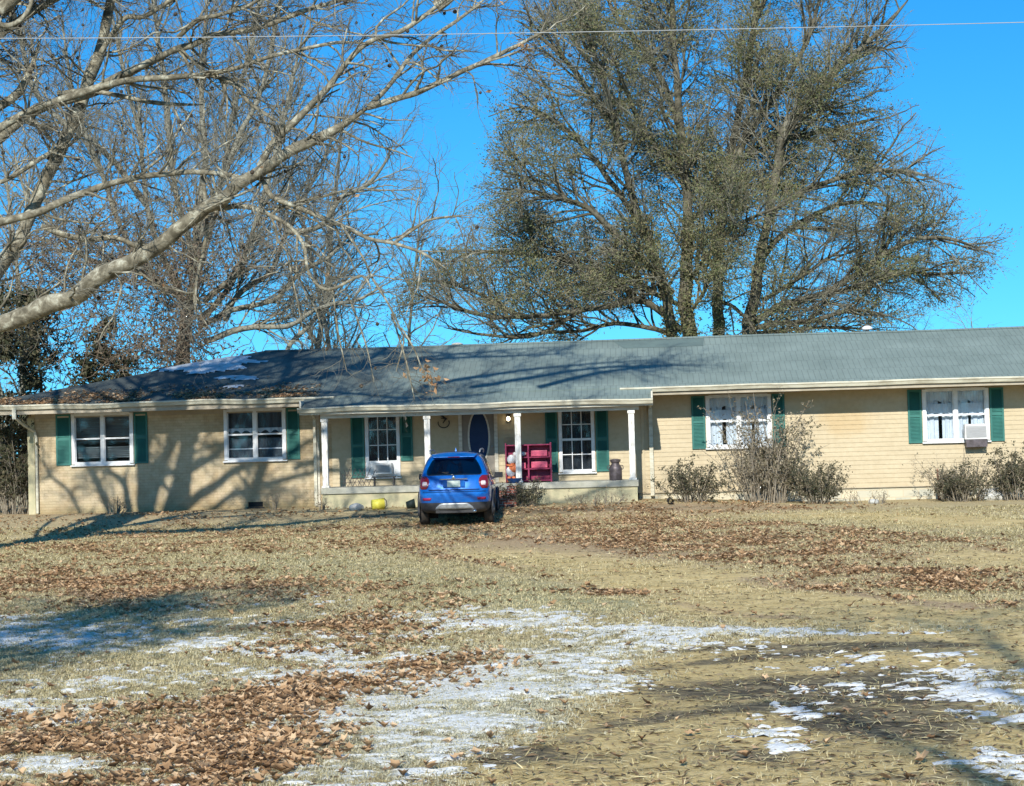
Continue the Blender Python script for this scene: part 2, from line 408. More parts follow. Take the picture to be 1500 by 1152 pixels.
# ------------------------------------------------------------ THE HOUSE
house = empty('ranch_house', (0, D0, 0), -YAW)
tag(house, 'long single storey ranch house with cream walls, green shutters, grey shingle roof and front porch', 'house')
UL, UR = -13.12, 17.0
VB = 7.4
ZT = 2.92
wins = [(-11.90, -10.27, 1.44, 2.80), (-7.74, -6.12, 1.44, 2.80)]
pwins = [(-3.93, -3.06, .90, 2.62), (1.24, 2.13, .89, 2.60)]
door = (-1.36, -.50, .68, 2.70)
rwins = [(5.14, 6.80, 1.44, 2.80), (10.79, 12.45, 1.44, 2.80)]
ac_open = []
def wall_cells(x0, x1, z0, z1, holes):
    xs = sorted({x0, x1, *[h[0] for h in holes], *[h[1] for h in holes]}); zs = sorted({z0, z1, *[h[2] for h in holes], *[h[3] for h in holes]})
    for i in range(len(xs) - 1):
        for j in range(len(zs) - 1):
            cx = (xs[i] + xs[i + 1]) / 2; cz_ = (zs[j] + zs[j + 1]) / 2
            if any(h[0] < cx < h[1] and h[2] < cz_ < h[3] for h in holes): continue
            yield xs[i], xs[i + 1], zs[j], zs[j + 1]
SPL = -4.86     # painted brick ends / siding starts
vents = [(-7.16, -6.76, .17, .31)]
mb = MB()
for a, b, c, d in wall_cells(UL, SPL, -.25, ZT, wins + vents): mb.box(a, b, 0, .12, c, d)
mb.box(UL, UL + .12, .12, VB, -.25, ZT)
mb.build('brick_wall', M['brickwall'], house)
def lap(mb, x0, x1, z0, z1, holes, h=.118):
    zs = {z0, z1}; z = z0
    while z < z1: zs.add(round(z, 4)); z += h
    for q in holes: zs |= {q[2], q[3]}
    zs = sorted(z for z in zs if z0 <= z <= z1)
    def yo(z, top): 
        k = (z - z0) / h; fr = k - math.floor(k + 1e-6)
        if top and fr < 1e-3: fr = 1.0
        return -.012 * (1 - fr)
    for j in range(len(zs) - 1):
        a, b = zs[j], zs[j + 1]
        if b - a < 1e-4: continue
        ya, yb = yo(a, False), yo(b, True)
        xs = sorted({x0, x1, *[q[0] for q in holes if q[2] < (a + b) / 2 < q[3]], *[q[1] for q in holes if q[2] < (a + b) / 2 < q[3]]})
        for i in range(len(xs) - 1):
            cx = (xs[i] + xs[i + 1]) / 2
            if any(q[0] < cx < q[1] and q[2] < (a + b) / 2 < q[3] for q in holes): continue
            mb.quad((xs[i], ya, a), (xs[i + 1], ya, a), (xs[i + 1], yb, b), (xs[i], yb, b))
            mb.quad((xs[i], .02, a), (xs[i + 1], .02, a), (xs[i + 1], ya, a), (xs[i], ya, a))
mb = MB(); lap(mb, SPL, UR, .28, ZT, pwins + [door] + rwins)
for a, b, c, d in wall_cells(SPL + .003, UR, .28, ZT, pwins + [door] + rwins): mb.box(a, b, .022, .12, c, d)
mb.box(UR - .12, UR - .001, .121, VB, .28, ZT); mb.box(UL + .12, UR - .12, VB - .12, VB, -.25, ZT)
mb.build('siding_wall', M['siding'], house)
MB().box(3.30, UR - .004, .035, .115, -.3, .272).build('foundation', M['block'], house)
MB().box(3.30, UR, -.02, .03, .262, .279).build('drip_edge', M['fascia'], house)
MB().box(UL + .13, UR - .13, .13, VB - .13, .45, .5).box(UL + .13, UR - .13, 3.2, 3.3, .51, ZT).build('interior', M['inside'], house)
vb = MB().box(-7.155, -6.765, .05, .10, .175, .305).build('foundation_vent', M['black'], house)
m2 = MB()
for k in range(4): m2.box(-7.15, -6.77, .02, .03, .19 + k * .03, .20 + k * .03)
m2.box(-7.20, -6.72, -.02, .0, .135, .168); m2.build('louvre', M['dark'], vb)
# corner boards
MB().box(UL - .02, UL + .17, -.03, -.002, .10, 2.72).build('corner_board', M['slabw'], house)
MB().box(SPL - .46, SPL - .34, -.03, -.002, .12, 2.72).build('corner_board', M['trim'], house)
MB().box(3.40, 3.47, -.03, -.018, .30, 2.86).build('corner_board', M['siding'], house)
# roof
ZE, ZR, VR = 3.05, 4.55, 3.2
PITCH = (ZR - ZE) / (VR + 1)
HL = -7.25; EL = -14.6; ER = 17.6
mb = MB(); t = .05
def slab_poly(mb, top):
    n = len(top); bot = [(p[0], p[1], p[2] - t) for p in top]
    mb.add(list(top) + bot, [tuple(range(n)), tuple(range(2 * n - 1, n - 1, -1))] + [(i, i + n, (i + 1) % n + n, (i + 1) % n) for i in range(n)])
vE = -1.04; zE = ZR - PITCH * (VR - vE)
nseg = 24
# front plane in strips with a slight sag of the ridge and eave
def sag(u): return -.035 * exp(-((u + 2.5) / 3.0) ** 2) - .02 * sin(u * .7) * .5
xs = [HL + (ER - HL) * i / nseg for i in range(nseg + 1)]
rows = [vE, -.2, 1.0, 2.2, VR]
vs = []; fs = []
for x in xs:
    for v in rows: vs.append((x, v, ZR - PITCH * (VR - v) + sag(x) * (v - vE) / (VR - vE)))
nr = len(rows)
for i in range(nseg):
    for j in range(nr - 1):
        a = i * nr + j; fs.append((a, a + nr, a + nr + 1, a + 1))
mb.add(vs, fs)
r0 = ZR + sag(HL)
mb.add([(EL, vE, zE), (HL, vE, zE), (HL, VR, r0), (EL, 2 * VR - vE, zE), (HL, 2 * VR - vE, zE), (ER, 2 * VR - vE, zE), (ER, VR, ZR + sag(ER))],
       [(0, 1, 2), (0, 2, 3), (2, 4, 3), (2, 6, 5, 4)])
# fill front hip triangle consistently with strips
mb.quad((-5.37, -2.02, 2.715), (3.70, -2.02, 2.715), (3.70, -.92, 2.715 + 1.1 * PITCH - .055), (-5.37, -.92, 2.715 + 1.1 * PITCH - .055))
mb.quad((-4.6, vE - .02, zE - .035), (2.87, vE - .02, zE - .035), (2.87, vE + .35, zE + .35 * PITCH + .012), (-4.6, vE + .35, zE + .35 * PITCH + .012))
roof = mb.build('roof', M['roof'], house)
sd = roof.modifiers.new('thick', 'SOLIDIFY'); sd.thickness = .035; sd.offset = -1
rc = MB()
x = HL
while x < ER - .1:
    x2 = min(x + .3, ER); z1, z2 = ZR + sag(x) + .018, ZR + sag(x2) + .018
    rc.add([(x, VR - .14, z1 - .055), (x2, VR - .14, z2 - .055), (x2, VR, z2), (x, VR, z1), (x2, VR + .14, z2 - .055), (x, VR + .14, z1 - .055)], [(0, 1, 2, 3), (3, 2, 4, 5)]); x = x2
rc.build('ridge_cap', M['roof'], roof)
def rz_(u, v): return ZR - PITCH * (VR - v) + sag(u) * (v - vE) / (VR - vE)
rp = MB()
rp.add([(3.0, 2.35, rz_(3, 2.35) + .006), (5.2, 2.35, rz_(5.2, 2.35) + .006), (5.25, 3.04, rz_(5.25, 3.04) + .006), (2.7, 3.04, rz_(2.7, 3.04) + .006)], [(0, 1, 2, 3)])
rp.build('roof_patch', M['roofpatch'], roof)
MB().lathe([(.05, 0), (.05, .22), (.16, .2), (.15, .26), (.08, .31), (0.01, .32)], 16, (9.85, 3.45, 4.42)).build('vent_cap', M['white'], roof, True)
MB().lathe([(.05, 0), (.05, .14), (.17, .13), (.16, .17), (.06, .2), (0.01, .2)], 16, (-1.75, 3.5, 4.42)).build('vent_cap', M['trim'], roof, True)
# soffit, fascia, gutters
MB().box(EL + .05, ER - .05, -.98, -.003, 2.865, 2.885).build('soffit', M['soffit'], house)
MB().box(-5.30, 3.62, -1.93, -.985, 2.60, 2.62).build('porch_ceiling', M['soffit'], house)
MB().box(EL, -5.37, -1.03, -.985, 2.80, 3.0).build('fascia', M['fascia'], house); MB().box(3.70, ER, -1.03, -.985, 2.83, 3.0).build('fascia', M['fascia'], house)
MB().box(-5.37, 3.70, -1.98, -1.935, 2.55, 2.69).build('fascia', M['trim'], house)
for x0_ in (3.655, -5.37): MB().box(x0_, x0_ + .045, -1.93, -.99, 2.56, 2.92).build('porch_gable_board', M['trim'], house)
def gutter(x0, x1, v, z, sagf=0.0, gaps=()):
    mb = MB(); prof = [(0, -.125), (-.07, -.125), (-.10, -.06), (-.125, -.035), (-.125, 0), (-.118, .002), (-.118, -.03), (-.09, -.06), (-.06, -.115), (-.006, -.115), (-.006, 0), (0, 0)]
    n = max(2, int((x1 - x0) / .5)); k = len(prof); vs = []; fs = []
    for i in range(n + 1):
        x = x0 + (x1 - x0) * i / n; dz = .012 * sin(x * 1.3) + .007 * sin(x * 3.1 + 1); dz *= sagf
        for a, b in prof: vs.append((x, v + a, z + b + dz))
    for i in range(n):
        for j in range(k):
            a = i * k + j; b = i * k + (j + 1) % k; fs.append((a, a + k, b + k, b))
    fs.append(tuple(range(k))); fs.append(tuple(range(n * k, (n + 1) * k))[::-1])
    mb.add(vs, fs); return mb.build('gutter', M['gutter'], house)
gutter(EL, -4.6, -1.035, 3.045, 1.3); gutter(2.87, ER, -1.035, 3.045, .5); gutter(-5.40, 3.70, -2.0, 2.735, 1.0)
MB().box(UL + .2, SPL, -.025, -.001, 2.70, 2.86).build('frieze_board', M['fascia'], house)
# downspouts
MB().box(UL - .06, UL + .04, -1.13, -1.05, 2.68, 2.95).tube([(UL - .01, -1.06, 2.72), (UL + .05, -.5, 2.52), (UL + .20, -.10, 2.36), (UL + .235, -.07, 2.2), (UL + .235, -.07, .15)], .038, 8).build('downspout', M['gutter'], house)
MB().box(-5.345, -5.265, -.11, -.035, .16, 2.55).tube([(-5.305, -.075, 2.5), (-5.305, -.5, 2.62), (-5.30, -.95, 2.84)], .04, 8).build('downspout', M['gutter'], house)
MB().box(3.60, 3.70, -.13, -.03, .20, 2.6).box(3.60, 3.70, -1.13, -1.0, 2.70, 2.93).tube([(3.65, -.08, 2.55), (3.65, -.5, 2.66), (3.65, -1.05, 2.76)], .045, 8).build('downspout', M['gutter'], house)
# porch
PV = -1.9
MB().box(-4.87, 3.28, PV, -.001, .50, .66).build('porch_slab', M['slab'], house, bevel=.012)
MB().box(-4.84, 3.25, PV + .05, -.01, -.2, .497).build('porch_base', M['slabw'], house)
st = MB().box(-1.95, -.05, PV - .32, PV - .004, -.2, .49).box(-1.95, -.05, PV - .64, PV - .324, -.2, .32).build('steps', M['redbrick'], house)
MB().box(-.04, .20, PV - .7, PV - .004, -.2, .60).build('brick_pier', M['redbrick'], house)
MB().box(-4.86, 3.34, -1.79, -1.69, 2.45, 2.595).build('porch_beam', M['trim'], house)
M['post'] = simple('peeling post paint', (.70, .69, .64), (.30, .28, .23), 7, .6, .3, stretch=(2, 2, .5), lo=.48, hi=.7)
for u in (-4.76, -2.10, .23, 3.14):
    w = .075
    c = MB().box(u - w, u + w, -1.80, -1.65, .72, 2.446).box(u - w - .025, u + w + .025, -1.825, -1.625, .663, .718).box(u - w - .02, u + w + .02, -1.82, -1.693, 2.36, 2.44)
    c.build('porch_column', M['post'], house, bevel=.008)
# windows
def wframe(u0, u1, z0, z1, kind, cur):
    t = .06
    mb = MB()
    mb.box(u0 - .03, u0 + t, -.045, .1, z0, z1).box(u1 - t, u1 + .03, -.045, .1, z0, z1)
    mb.box(u0 + t, u1 - t, -.045, .1, z1 - t, z1 + .02).box(u0 + t, u1 - t, -.06, .1, z0 - .02, z0 + t)
    mb.box(u0 - .06, u1 + .06, -.085, -.003, z0 - .06, z0 - .022)
    f = mb.build('window', M['white'], house, bevel=.004)
    s = MB(); a0, a1, b0, b1 = u0 + t, u1 - t, z0 + t, z1 - t
    zm = (b0 + b1) / 2
    if kind == 'pair':
        um = (u0 + u1) / 2
        s.box(um - .045, um + .045, -.03, .07, b0, b1)
        for p, q in ((a0, um - .045), (um + .045, a1)): s.box(p, q, -.015, .05, zm - .022, zm + .022); s.box(p, p + .022, 0, .05, b0, b1); s.box(q - .022, q, 0, .05, b0, b1)
    else:
        if kind == 'tallac': zl = b0 + .36; s.box(a0, a1, -.02, .05, b0, zl); lo = zl
        else: lo = b0
        zm = (lo + b1) / 2
        if kind == 'tall': s.box(a0, a1, -.02, .05, zm - .03, zm + .03)
        for k in (1, 2):
            x = a0 + (a1 - a0) * k / 3; s.box(x - .011, x + .011, .0, .04, lo, b1)
        rr = 3 if kind == 'tallac' else 4
        for k in range(1, rr):
            z = lo + (b1 - lo) * k / rr; 
            if kind == 'tall' and k == 2: continue
            s.box(a0, a1, .001, .039, z - .011, z + .011)
    s.build('sash', M['white'], f)
    MB().box(a0, a1, .052, .058, b0, b1).build('pane', M['glass'], f)
    # curtain
    def sheet(x0, x1, zb, zt, mat, amp=.02, fq=26, v=.16, hem=0):
        n = 60; vs = []; fs = []
        for i in range(n + 1):
            x = x0 + (x1 - x0) * i / n; y = v + amp * sin(x * fq) + amp * .5 * sin(x * fq * 2.3)
            vs += [(x, y, zb + hem * abs(sin(x * 12))), (x, y, zt)]
        for i in range(n): fs.append((2 * i, 2 * i + 2, 2 * i + 3, 2 * i + 1))
        MB().add(vs, fs).build('curtain', mat, f)
    if cur == 'blind':
        b = MB()
        z = b0 + .1
        rr = random.Random(3)
        while z < b1: b.box(a0, a1, .15, .155, z, z + .035); z += .052 if rr.random() > .12 else .16
        b.build('blind', M['blind'], f)
    elif cur == 'valance':
        sheet(a0, a1, zm + .06, b1, M['curtain2']); sheet(a0, a1, zm + .02, zm + .17, M['curtain'], v=.13, hem=.09)
        sheet(a0, a1, b0, zm - .1, M['curtain2'], .01)
        MB().box(a0, a1, .12, .128, b0 + .22, b0 + .25).build('curtain_rod', M['curtain'], f)
    elif cur == 'white':
        w3 = (a1 - a0) / 4
        for p, q in ((a0, a0 + w3 * .9), (a0 + w3 * 1.15, a0 + w3 * 1.95), (a0 + w3 * 2.05, a0 + w3 * 2.9), (a0 + w3 * 3.1, a1)):
            sheet(p, q, b0, b1 - .05, M['curtain'], .02, 34)
        sheet(a0, a1, zm + .0, zm + .3, M['curtain'], .015, 30, .12, .06); sheet(a0, a1, b1 - .28, b1, M['curtain'], .015, 30, .12, .06)
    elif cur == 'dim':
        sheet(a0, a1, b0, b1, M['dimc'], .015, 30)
    return f
wframe(*wins[0], 'pair', 'blind'); wframe(*wins[1], 'pair', 'valance')
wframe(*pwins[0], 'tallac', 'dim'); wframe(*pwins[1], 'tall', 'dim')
wframe(*rwins[0], 'pair', 'white'); wframe(*rwins[1], 'pair', 'white')
def shutter(u0, u1, z0, z1):
    y0, y1 = -.052, -.019
    if u1 < SPL: y0, y1 = -.035, -.002
    mb = MB(); t = .05; mb.box(u0, u0 + t, y0, y1, z0, z1).box(u1 - t, u1, y0, y1, z0, z1)
    zs = [z0, (z0 + z1) / 2 - .03, z1 - t]
    for z in (z0, (z0 + z1) / 2 - .025, z1 - t): mb.box(u0 + t, u1 - t, y0, y1, z, z + t)
    z = z0 + t + .004
    while z < z1 - t - .03:
        if abs(z - (z0 + z1) / 2) > .055:
            mb.quad((u0 + t, y0 + .004, z), (u1 - t, y0 + .004, z), (u1 - t, y1 - .006, z + .034), (u0 + t, y1 - .006, z + .034))
        z += .036
    mb.box(u0 + t, u1 - t, y1 - .004, y1 - .001, z0, z1)
    mb.build('shutter', M['shutter'], house)
for a, b in ((-12.36, -11.95), (-10.22, -9.85), (-6.07, -5.72)): shutter(a, b, 1.42, 2.80)
for a, b in ((-4.34, -3.98), (-3.01, -2.68)): shutter(a, b, .88 if a < -4 else 1.3, 2.6)
for a, b in ((.86, 1.18), (2.19, 2.53)): shutter(a, b, .88, 2.6)
for a, b in ((4.73, 5.09), (6.85, 7.18), (10.38, 10.74), (12.50, 12.86)): shutter(a, b, 1.40, 2.80)
# front door
dmat = simple('door paint', (.26, .23, .19), (.2, .18, .15), 3, .6, .05)
dr = MB().box(door[0], door[1], .03, .08, door[2], door[3]).build('door', dmat, house)
def ell(cx, cz_, a, b, y, n=40): return [(cx + a * cos(2 * pi * k / n), y, cz_ + b * sin(2 * pi * k / n)) for k in range(n)]
cx, cz_ = -.915, 1.88
o1, o2 = ell(cx, cz_, .30, .73, .02), ell(cx, cz_, .255, .68, .02); o3 = ell(cx, cz_, .30, .73, .03); o4 = ell(cx, cz_, .255, .68, .03)
n = 40
MB().add(o1 + o2 + o3 + o4, [(i, (i + 1) % n, n + (i + 1) % n, n + i) for i in range(n)] + [(i, 2 * n + i, 2 * n + (i + 1) % n, (i + 1) % n) for i in range(n)] + [(n + i, n + (i + 1) % n, 3 * n + (i + 1) % n, 3 * n + i) for i in range(n)]).build('oval_frame', M['trim'], dr)
MB().add(ell(cx, cz_, .256, .681, .024), [tuple(range(n))]).build('oval_glass', M['doorglass'], dr)
MB().tube([(-.57, .03, 1.62), (-.57, -.03, 1.62)], .015).lathe([(.01, 0), (.03, .01), (.03, .03), (.01, .04)], 12, (-.57, -.05, 1.60)).build('door_knob', M['metal'], dr)
MB().box(door[0] - .09, door[0], -.05, .09, .664, 2.75).box(door[1], door[1] + .09, -.05, .09, .664, 2.75).box(door[0], door[1], -.05, .09, 2.702, 2.78).build('door_frame', M['trim'], house)
# porch lamp and wall decorations
lamp = MB().box(-.16, -.06, -.06, -.021, 2.25, 2.46).box(-.155, -.065, -.16, -.06, 2.42, 2.45).build('wall_lamp', M['black'], house)
MB().lathe([(.01, 0), (.045, .03), (.055, .07), (.03, .11), (.01, .12)], 14, (-.11, -.115, 2.28)).build('bulb', M['bulb'], lamp, True)

def hthing(name, u, v, z, label, cat, rz=0, group=None):
    e = empty(name, hw(u, v, z), -YAW + rz); return tag(e, label, cat, group)
# air conditioners
def make_ac(u, z, w, h, label, d=.32):
    e = hthing('air_conditioner', u, 0, z, label, 'air conditioner', group='window air conditioners')
    MB().box(-w / 2, w / 2, -d, -.065, 0, h).build('case', M['ac'], e, bevel=.01)
    g = MB().box(-w / 2 + .03, w / 2 - .05, -d - .012, -d - .002, .05, h - .05)
    for k in range(int((h - .12) / .022)): g.box(-w / 2 + .035, w / 2 - .055, -d - .018, -d - .013, .06 + k * .022, .07 + k * .022)
    g.build('grille', M['acg'], e)
    return e
a1 = make_ac(12.09, 1.46, .60, .40, 'white window air conditioner sticking out of the rightmost window')
MB().box(-.27, .27, -.30, -.07, -.20, -.005).build('base_tray', M['can'], a1)
a2 = make_ac(-3.46, .96, .46, .30, 'white window air conditioner in the tall porch window behind the dark box')
# porch things
dbx = hthing('plant_stand', -3.35, -.95, .664, 'small dark table on the porch slab below the window air conditioner', 'table', .05)
MB().box(-.30, .30, -.18, .18, .22, .25).build('tabletop', M['black'], dbx)
for sx in (-.27, .24):
    for sy in (-.15, .12): MB().box(sx, sx + .03, sy, sy + .03, 0, .218).build('leg', M['black'], dbx)
wr = hthing('wire_plant_rack', -4.1, -1.0, .664, 'rusty folding wire plant rack standing beside the left porch column', 'rack', .1)
for k in range(7):
    pass
mbw = MB()
for k in range(6):
    mbw.tube([(-.33 + k * .13, 0, .0), (-.12 + k * .13, .0, .52 - .05 * (k % 3))], .008, 5)
    mbw.tube([(.40 - k * .12, .03, .0), (.10 - k * .10, .03, .45 - .04 * (k % 2))], .007, 5)
for z in (.12, .3): mbw.tube([(-.34, .015, z), (.42, .015, z)], .007, 5)
mbw.build('wire_frame', M['can'], wr)
mc = hthing('milk_can', 2.70, -1.45, .664, 'old dark metal milk can on the porch slab by the rightmost column', 'milk can')
MB().lathe([(.155, 0), (.165, .02), (.165, .30), (.155, .34), (.105, .41), (.10, .455), (.135, .475), (.135, .50)], 24).build('body', M['can'], mc, True)
MB().lathe([(.12, .502), (.145, .505), (.14, .53), (.06, .545), (.01, .548)], 24).build('lid', M['can'], mc, True)
for s in (-1, 1): MB().tube([(s * .13, 0, .38), (s * .19, 0, .37), (s * .20, 0, .30), (s * .165, 0, .27)], .012, 6).build('handle', M['can'], mc)
sh = hthing('toy_shelf', .46, -1.15, .664, 'magenta plastic cube shelf with pink bins on the porch', 'shelf')
MB().box(-.60, -.565, -.16, .16, 0, 1.02).box(-.02, .02, -.159, .159, 0, .98).box(.56, .595, -.16, .16, 0, 1.02).box(-.565, .56, .14, .16, .0, .98).build('frame', M['pink'], sh)
for z in (.03, .33, .63, .95):
    for xa, xb in ((-.564, -.021), (.021, .559)): MB().box(xa, xb, -.158, .138, z, z + .03).build('shelf_board', M['pink'], sh)
for (x, z, w, h) in ((.07, .38, .42, .15), (.07, .68, .42, .14), (-.52, .37, .45, .14)):
    MB().box(x, x + w, -.19, .10, z - .015, z + h).build('bin', M['pink2'], sh, bevel=.015)
def sphere(mb, c, r, n=14, sc_=(1, 1, 1)):
    vs = []; fs = []
    for i in range(n + 1):
        a = pi * i / n
        for k in range(n): vs.append((c[0] + r * sc_[0] * sin(a) * cos(2 * pi * k / n), c[1] + r * sc_[1] * sin(a) * sin(2 * pi * k / n), c[2] + r * sc_[2] * cos(a)))
    for i in range(n):
        for k in range(n):
            a = i * n + k; b = i * n + (k + 1) % n; fs.append((a, b, b + n, a + n))
    return mb.add(vs, fs)
toy = hthing('toy_figure', .02, -1.55, .664, 'white and orange stuffed toy on the porch beside the middle column', 'toy')
b_ = MB(); sphere(b_, (0, 0, .30), .13, 12, (1, .9, 1.2)); sphere(b_, (.02, 0, .60), .12, 12, (1, .9, 1.05)); b_.build('body', M['toyw'], toy, True)
b_ = MB(); sphere(b_, (.05, -.06, .38), .12, 10, (.9, .6, 1.1)); b_.tube([(-.10, -.05, .46), (.02, -.13, .44), (.13, -.05, .46)], .03, 8); b_.tube([(.10, -.02, .42), (.2, -.08, .30)], [.045, .03], 8); b_.tube([(-.05, -.04, .15), (-.07, -.1, .03)], [.05, .04], 8); b_.tube([(.06, -.04, .15), (.09, -.1, .03)], [.05, .04], 8); b_.build('clothing', M['orange'], toy, True)
tb = hthing('toy_tub', .12, -1.72, .664, 'low blue plastic tub at the porch edge below the stuffed toy', 'tub')
MB().lathe([(.15, 0), (.2, .12), (.21, .125), (.19, .115), (.14, .02)], 20).build('tub', M['toyb'], tb, True)
pl = MB()
for k in range(3): sphere(pl, (-.08 + k * .1, -.0 , .0 + .02 * (k % 2)), .075, 10, (1, .8, .8))
o = pl.build('soft_ball', M['toyw'], None, True); o.location = hw(.28, -1.35, 1.36); tag(o, 'row of white soft balls on the middle of the magenta shelf', 'toy')
o.location = hw(.2, -1.13, 1.40)
mb = MB().box(-.11, .11, -.012, .0, -.08, .08).box(-.12, .12, -.016, -.0121, .07, .085).box(-.12, .12, -.016, -.0121, -.085, -.07)
o = mb.build('wall_plaque', M['wood'], None); o.location = hw(-.12, -.02, 1.76); o.rotation_euler = (0, 0, -YAW); tag(o, 'small tan plaque fixed to the wall beneath the porch lamp', 'plaque')
# hanging iron ornament left of the door
mb = MB(); mb.tube([(cos(a) * .15, 0, sin(a) * .13 - .05) for a in [pi * .9 + k * pi * 1.25 / 12 for k in range(13)]], .014, 6)
mb.tube([(0, 0, .25), (-.05, 0, .14), (.06, 0, .06), (-.02, 0, -.06)], [.02, .035, .03, .012], 6); mb.tube([(-.07, 0, .08), (.1, 0, .05)], .012, 6)
o = mb.build('wall_ornament', M['black'], None, True); o.location = hw(-1.84, -.05, 2.33); o.rotation_euler = (0, 0, -YAW); tag(o, 'curled black iron ornament on the porch wall left of the oval glass door', 'ornament')
for k, z in enumerate((2.43, 2.24)):
    mb = MB(); mb.tube([(0, -.02, .05), (0.02, -.02, .0), (0, -.02, -.05)], [.015, .03, .012], 8); sphere(mb, (0, -.025, .055), .022, 8)
    o = mb.build('hook_ornament', M['toyw'], None, True); o.location = hw(-2.86 + .02 * k, -.06, z); o.rotation_euler = (0, 0, -YAW)
    tag(o, ['upper', 'lower'][k] + ' of the two small white ornaments on the dark porch shutter', 'ornament', 'white ornaments on the shutter')
# things in front of the house
bag = at_ground(561, 742); bag = Vector((bag.x, 46.6, gz(bag.x, 46.6)))
o_ = empty('plastic_bucket', (bag.x, bag.y, bag.z), .2); tag(o_, 'yellow plastic bucket lying in the leaves against the porch base', 'bucket')
MB().tube([(-.16, 0, .13), (.14, .03, .14)], [.12, .15], 16).build('tub', M['yellow'], o_, True)
MB().tube([(.15, .03, .02), (.22, .0, .10), (.21, .03, .22), (.15, .03, .28)], .012, 6).build('handle', M['black'], o_)
p = Vector((at(602, 735, 46.6).x, 46.6, 0)); o_ = empty('flower_pot', (p.x, p.y, gz(p.x, p.y))); tag(o_, 'dark green tipped flower pot by the porch base left of the blue car', 'pot')
MB().tube([(-.12, 0, .10), (.10, 0, .13)], [.08, .13], 14).build('pot', simple('green pot', (.02, .035, .03), (.015, .025, .02), 5, .6), o_, True)
p = at(982, 731, 46.0); o_ = MB().tube([(0, 0, 0), (.02, -.3, -.02)], [.07, .07], 14, False).tube([(0, 0, 0), (.02, -.3, -.02)], [.06, .06], 14, False).build('drain_pipe', M['black'], None); o_.location = (p.x, 46.3, gz(p.x, 46.3) + .08); tag(o_, 'end of a black corrugated drain pipe in the leaves left of the low shrub', 'pipe')
p = at(1367, 700, 48.2); mb = MB().tube([(0, 0, 0), (-.02, 0, .75), (-.03, 0, .82)], [.035, .025, .006], 7)
o_ = mb.build('garden_stake', M['rust'], None); o_.location = (p.x, 47.6, gz(p.x, 47.6)); tag(o_, 'rusty pointed stake standing against the siding left of the rightmost shrubs', 'stake')
for k, (px, w) in enumerate(((1452, .28), (1466, .22), (522, .16), (632, .15), (1280, .12))):
    Yp = 46.8 if k < 2 else 46.6; p = at(px, 735, Yp); mb = MB(); rr = random.Random(k); sphere(mb, (0, 0, 0), w, 8, (1.2, 1, .7)); mb.v = [(x * (1 + .25 * noise.noise((x * 5, y * 5, k))), y, z * (1 + .3 * noise.noise((x * 6, k, z * 6)))) for x, y, z in mb.v]
    o_ = mb.build('stone', M['stone'], None); o_.location = (p.x, Yp, gz(p.x, Yp) + w * .4)
    tag(o_, ['larger pale rock among the rightmost shrubs', 'smaller pale rock at the right of the pair among the rightmost shrubs', 'small pale stone in the leaves near the left end of the porch base', 'small pale stone in the leaves beside the left rear of the blue car', 'small pale stone before the blockwork between the big bush and the rightmost shrubs'][k], 'stone', 'pale stones before the house')

# ------------------------------------------------------------ THE CAR
car = empty('parked_car'); tag(car, 'blue compact crossover parked nose first in front of the porch', 'car')
pc = at(671, 771, 42.7); cg = gbase(pc.x, 43.5)
car.scale = (.965, 1, 1.035); car.location = (pc.x - .06, 42.35, gz(pc.x, 43.6) + .0); car.rotation_euler = (radians(0), 0, radians(-1.9))
# rows: (z, halfwidth)
st = [  # y, list of (z,hw) for rows 0..8
 (0.00, [(.28, .60), (.36, .74), (.60, .80), (.78, .80), (.96, .79), (1.08, .75), (1.32, .66), (1.52, .57), (1.575, .30)]),
 (0.22, [(.24, .72), (.34, .84), (.60, .875), (.80, .87), (.98, .86), (1.09, .82), (1.34, .72), (1.55, .62), (1.61, .32)]),
 (0.80, [(.22, .74), (.33, .86), (.60, .885), (.80, .88), (.96, .87), (1.07, .835), (1.35, .74), (1.575, .63), (1.635, .33)]),
 (1.60, [(.22, .74), (.33, .86), (.60, .880), (.80, .88), (.93, .87), (1.03, .84), (1.35, .74), (1.595, .63), (1.65, .33)]),
 (2.40, [(.22, .74), (.33, .86), (.60, .880), (.80, .88), (.90, .87), (1.00, .84), (1.32, .74), (1.57, .63), (1.62, .33)]),
 (2.95, [(.22, .74), (.33, .86), (.60, .880), (.78, .875), (.88, .86), (.97, .83), (1.12, .76), (1.30, .66), (1.36, .34)]),
 (3.35, [(.22, .74), (.33, .86), (.58, .880), (.74, .87), (.84, .85), (.91, .80), (.97, .70), (1.00, .55), (1.03, .30)]),
 (3.95, [(.22, .70), (.32, .82), (.55, .850), (.68, .83), (.76, .80), (.82, .74), (.86, .64), (.89, .50), (.91, .28)]),
 (4.25, [(.26, .55), (.34, .66), (.50, .70), (.60, .69), (.66, .66), (.70, .60), (.73, .52), (.75, .42), (.76, .24)])]
rear_y = [.14, .05, .0, .02, .07, .13, .30, .42, .46]
cv = []; nrw = 9
for i, (y, rows_) in enumerate(st):
    for k, (z, h_) in enumerate(rows_):
        yy = y + (rear_y[k] if i == 0 else (rear_y[k] * .75 if i == 1 else 0))
        cv.append((-h_, yy, z))
    for k, (z, h_) in reversed(list(enumerate(rows_))):
        yy = y + (rear_y[k] if i == 0 else (rear_y[k] * .75 if i == 1 else 0))
        cv.append((h_, yy, z))
w2 = 2 * nrw; cf = []
for i in range(len(st) - 1):
    for k in range(w2):
        a = i * w2 + k; b = i * w2 + (k + 1) % w2; cf.append((a, a + w2, b + w2, b))
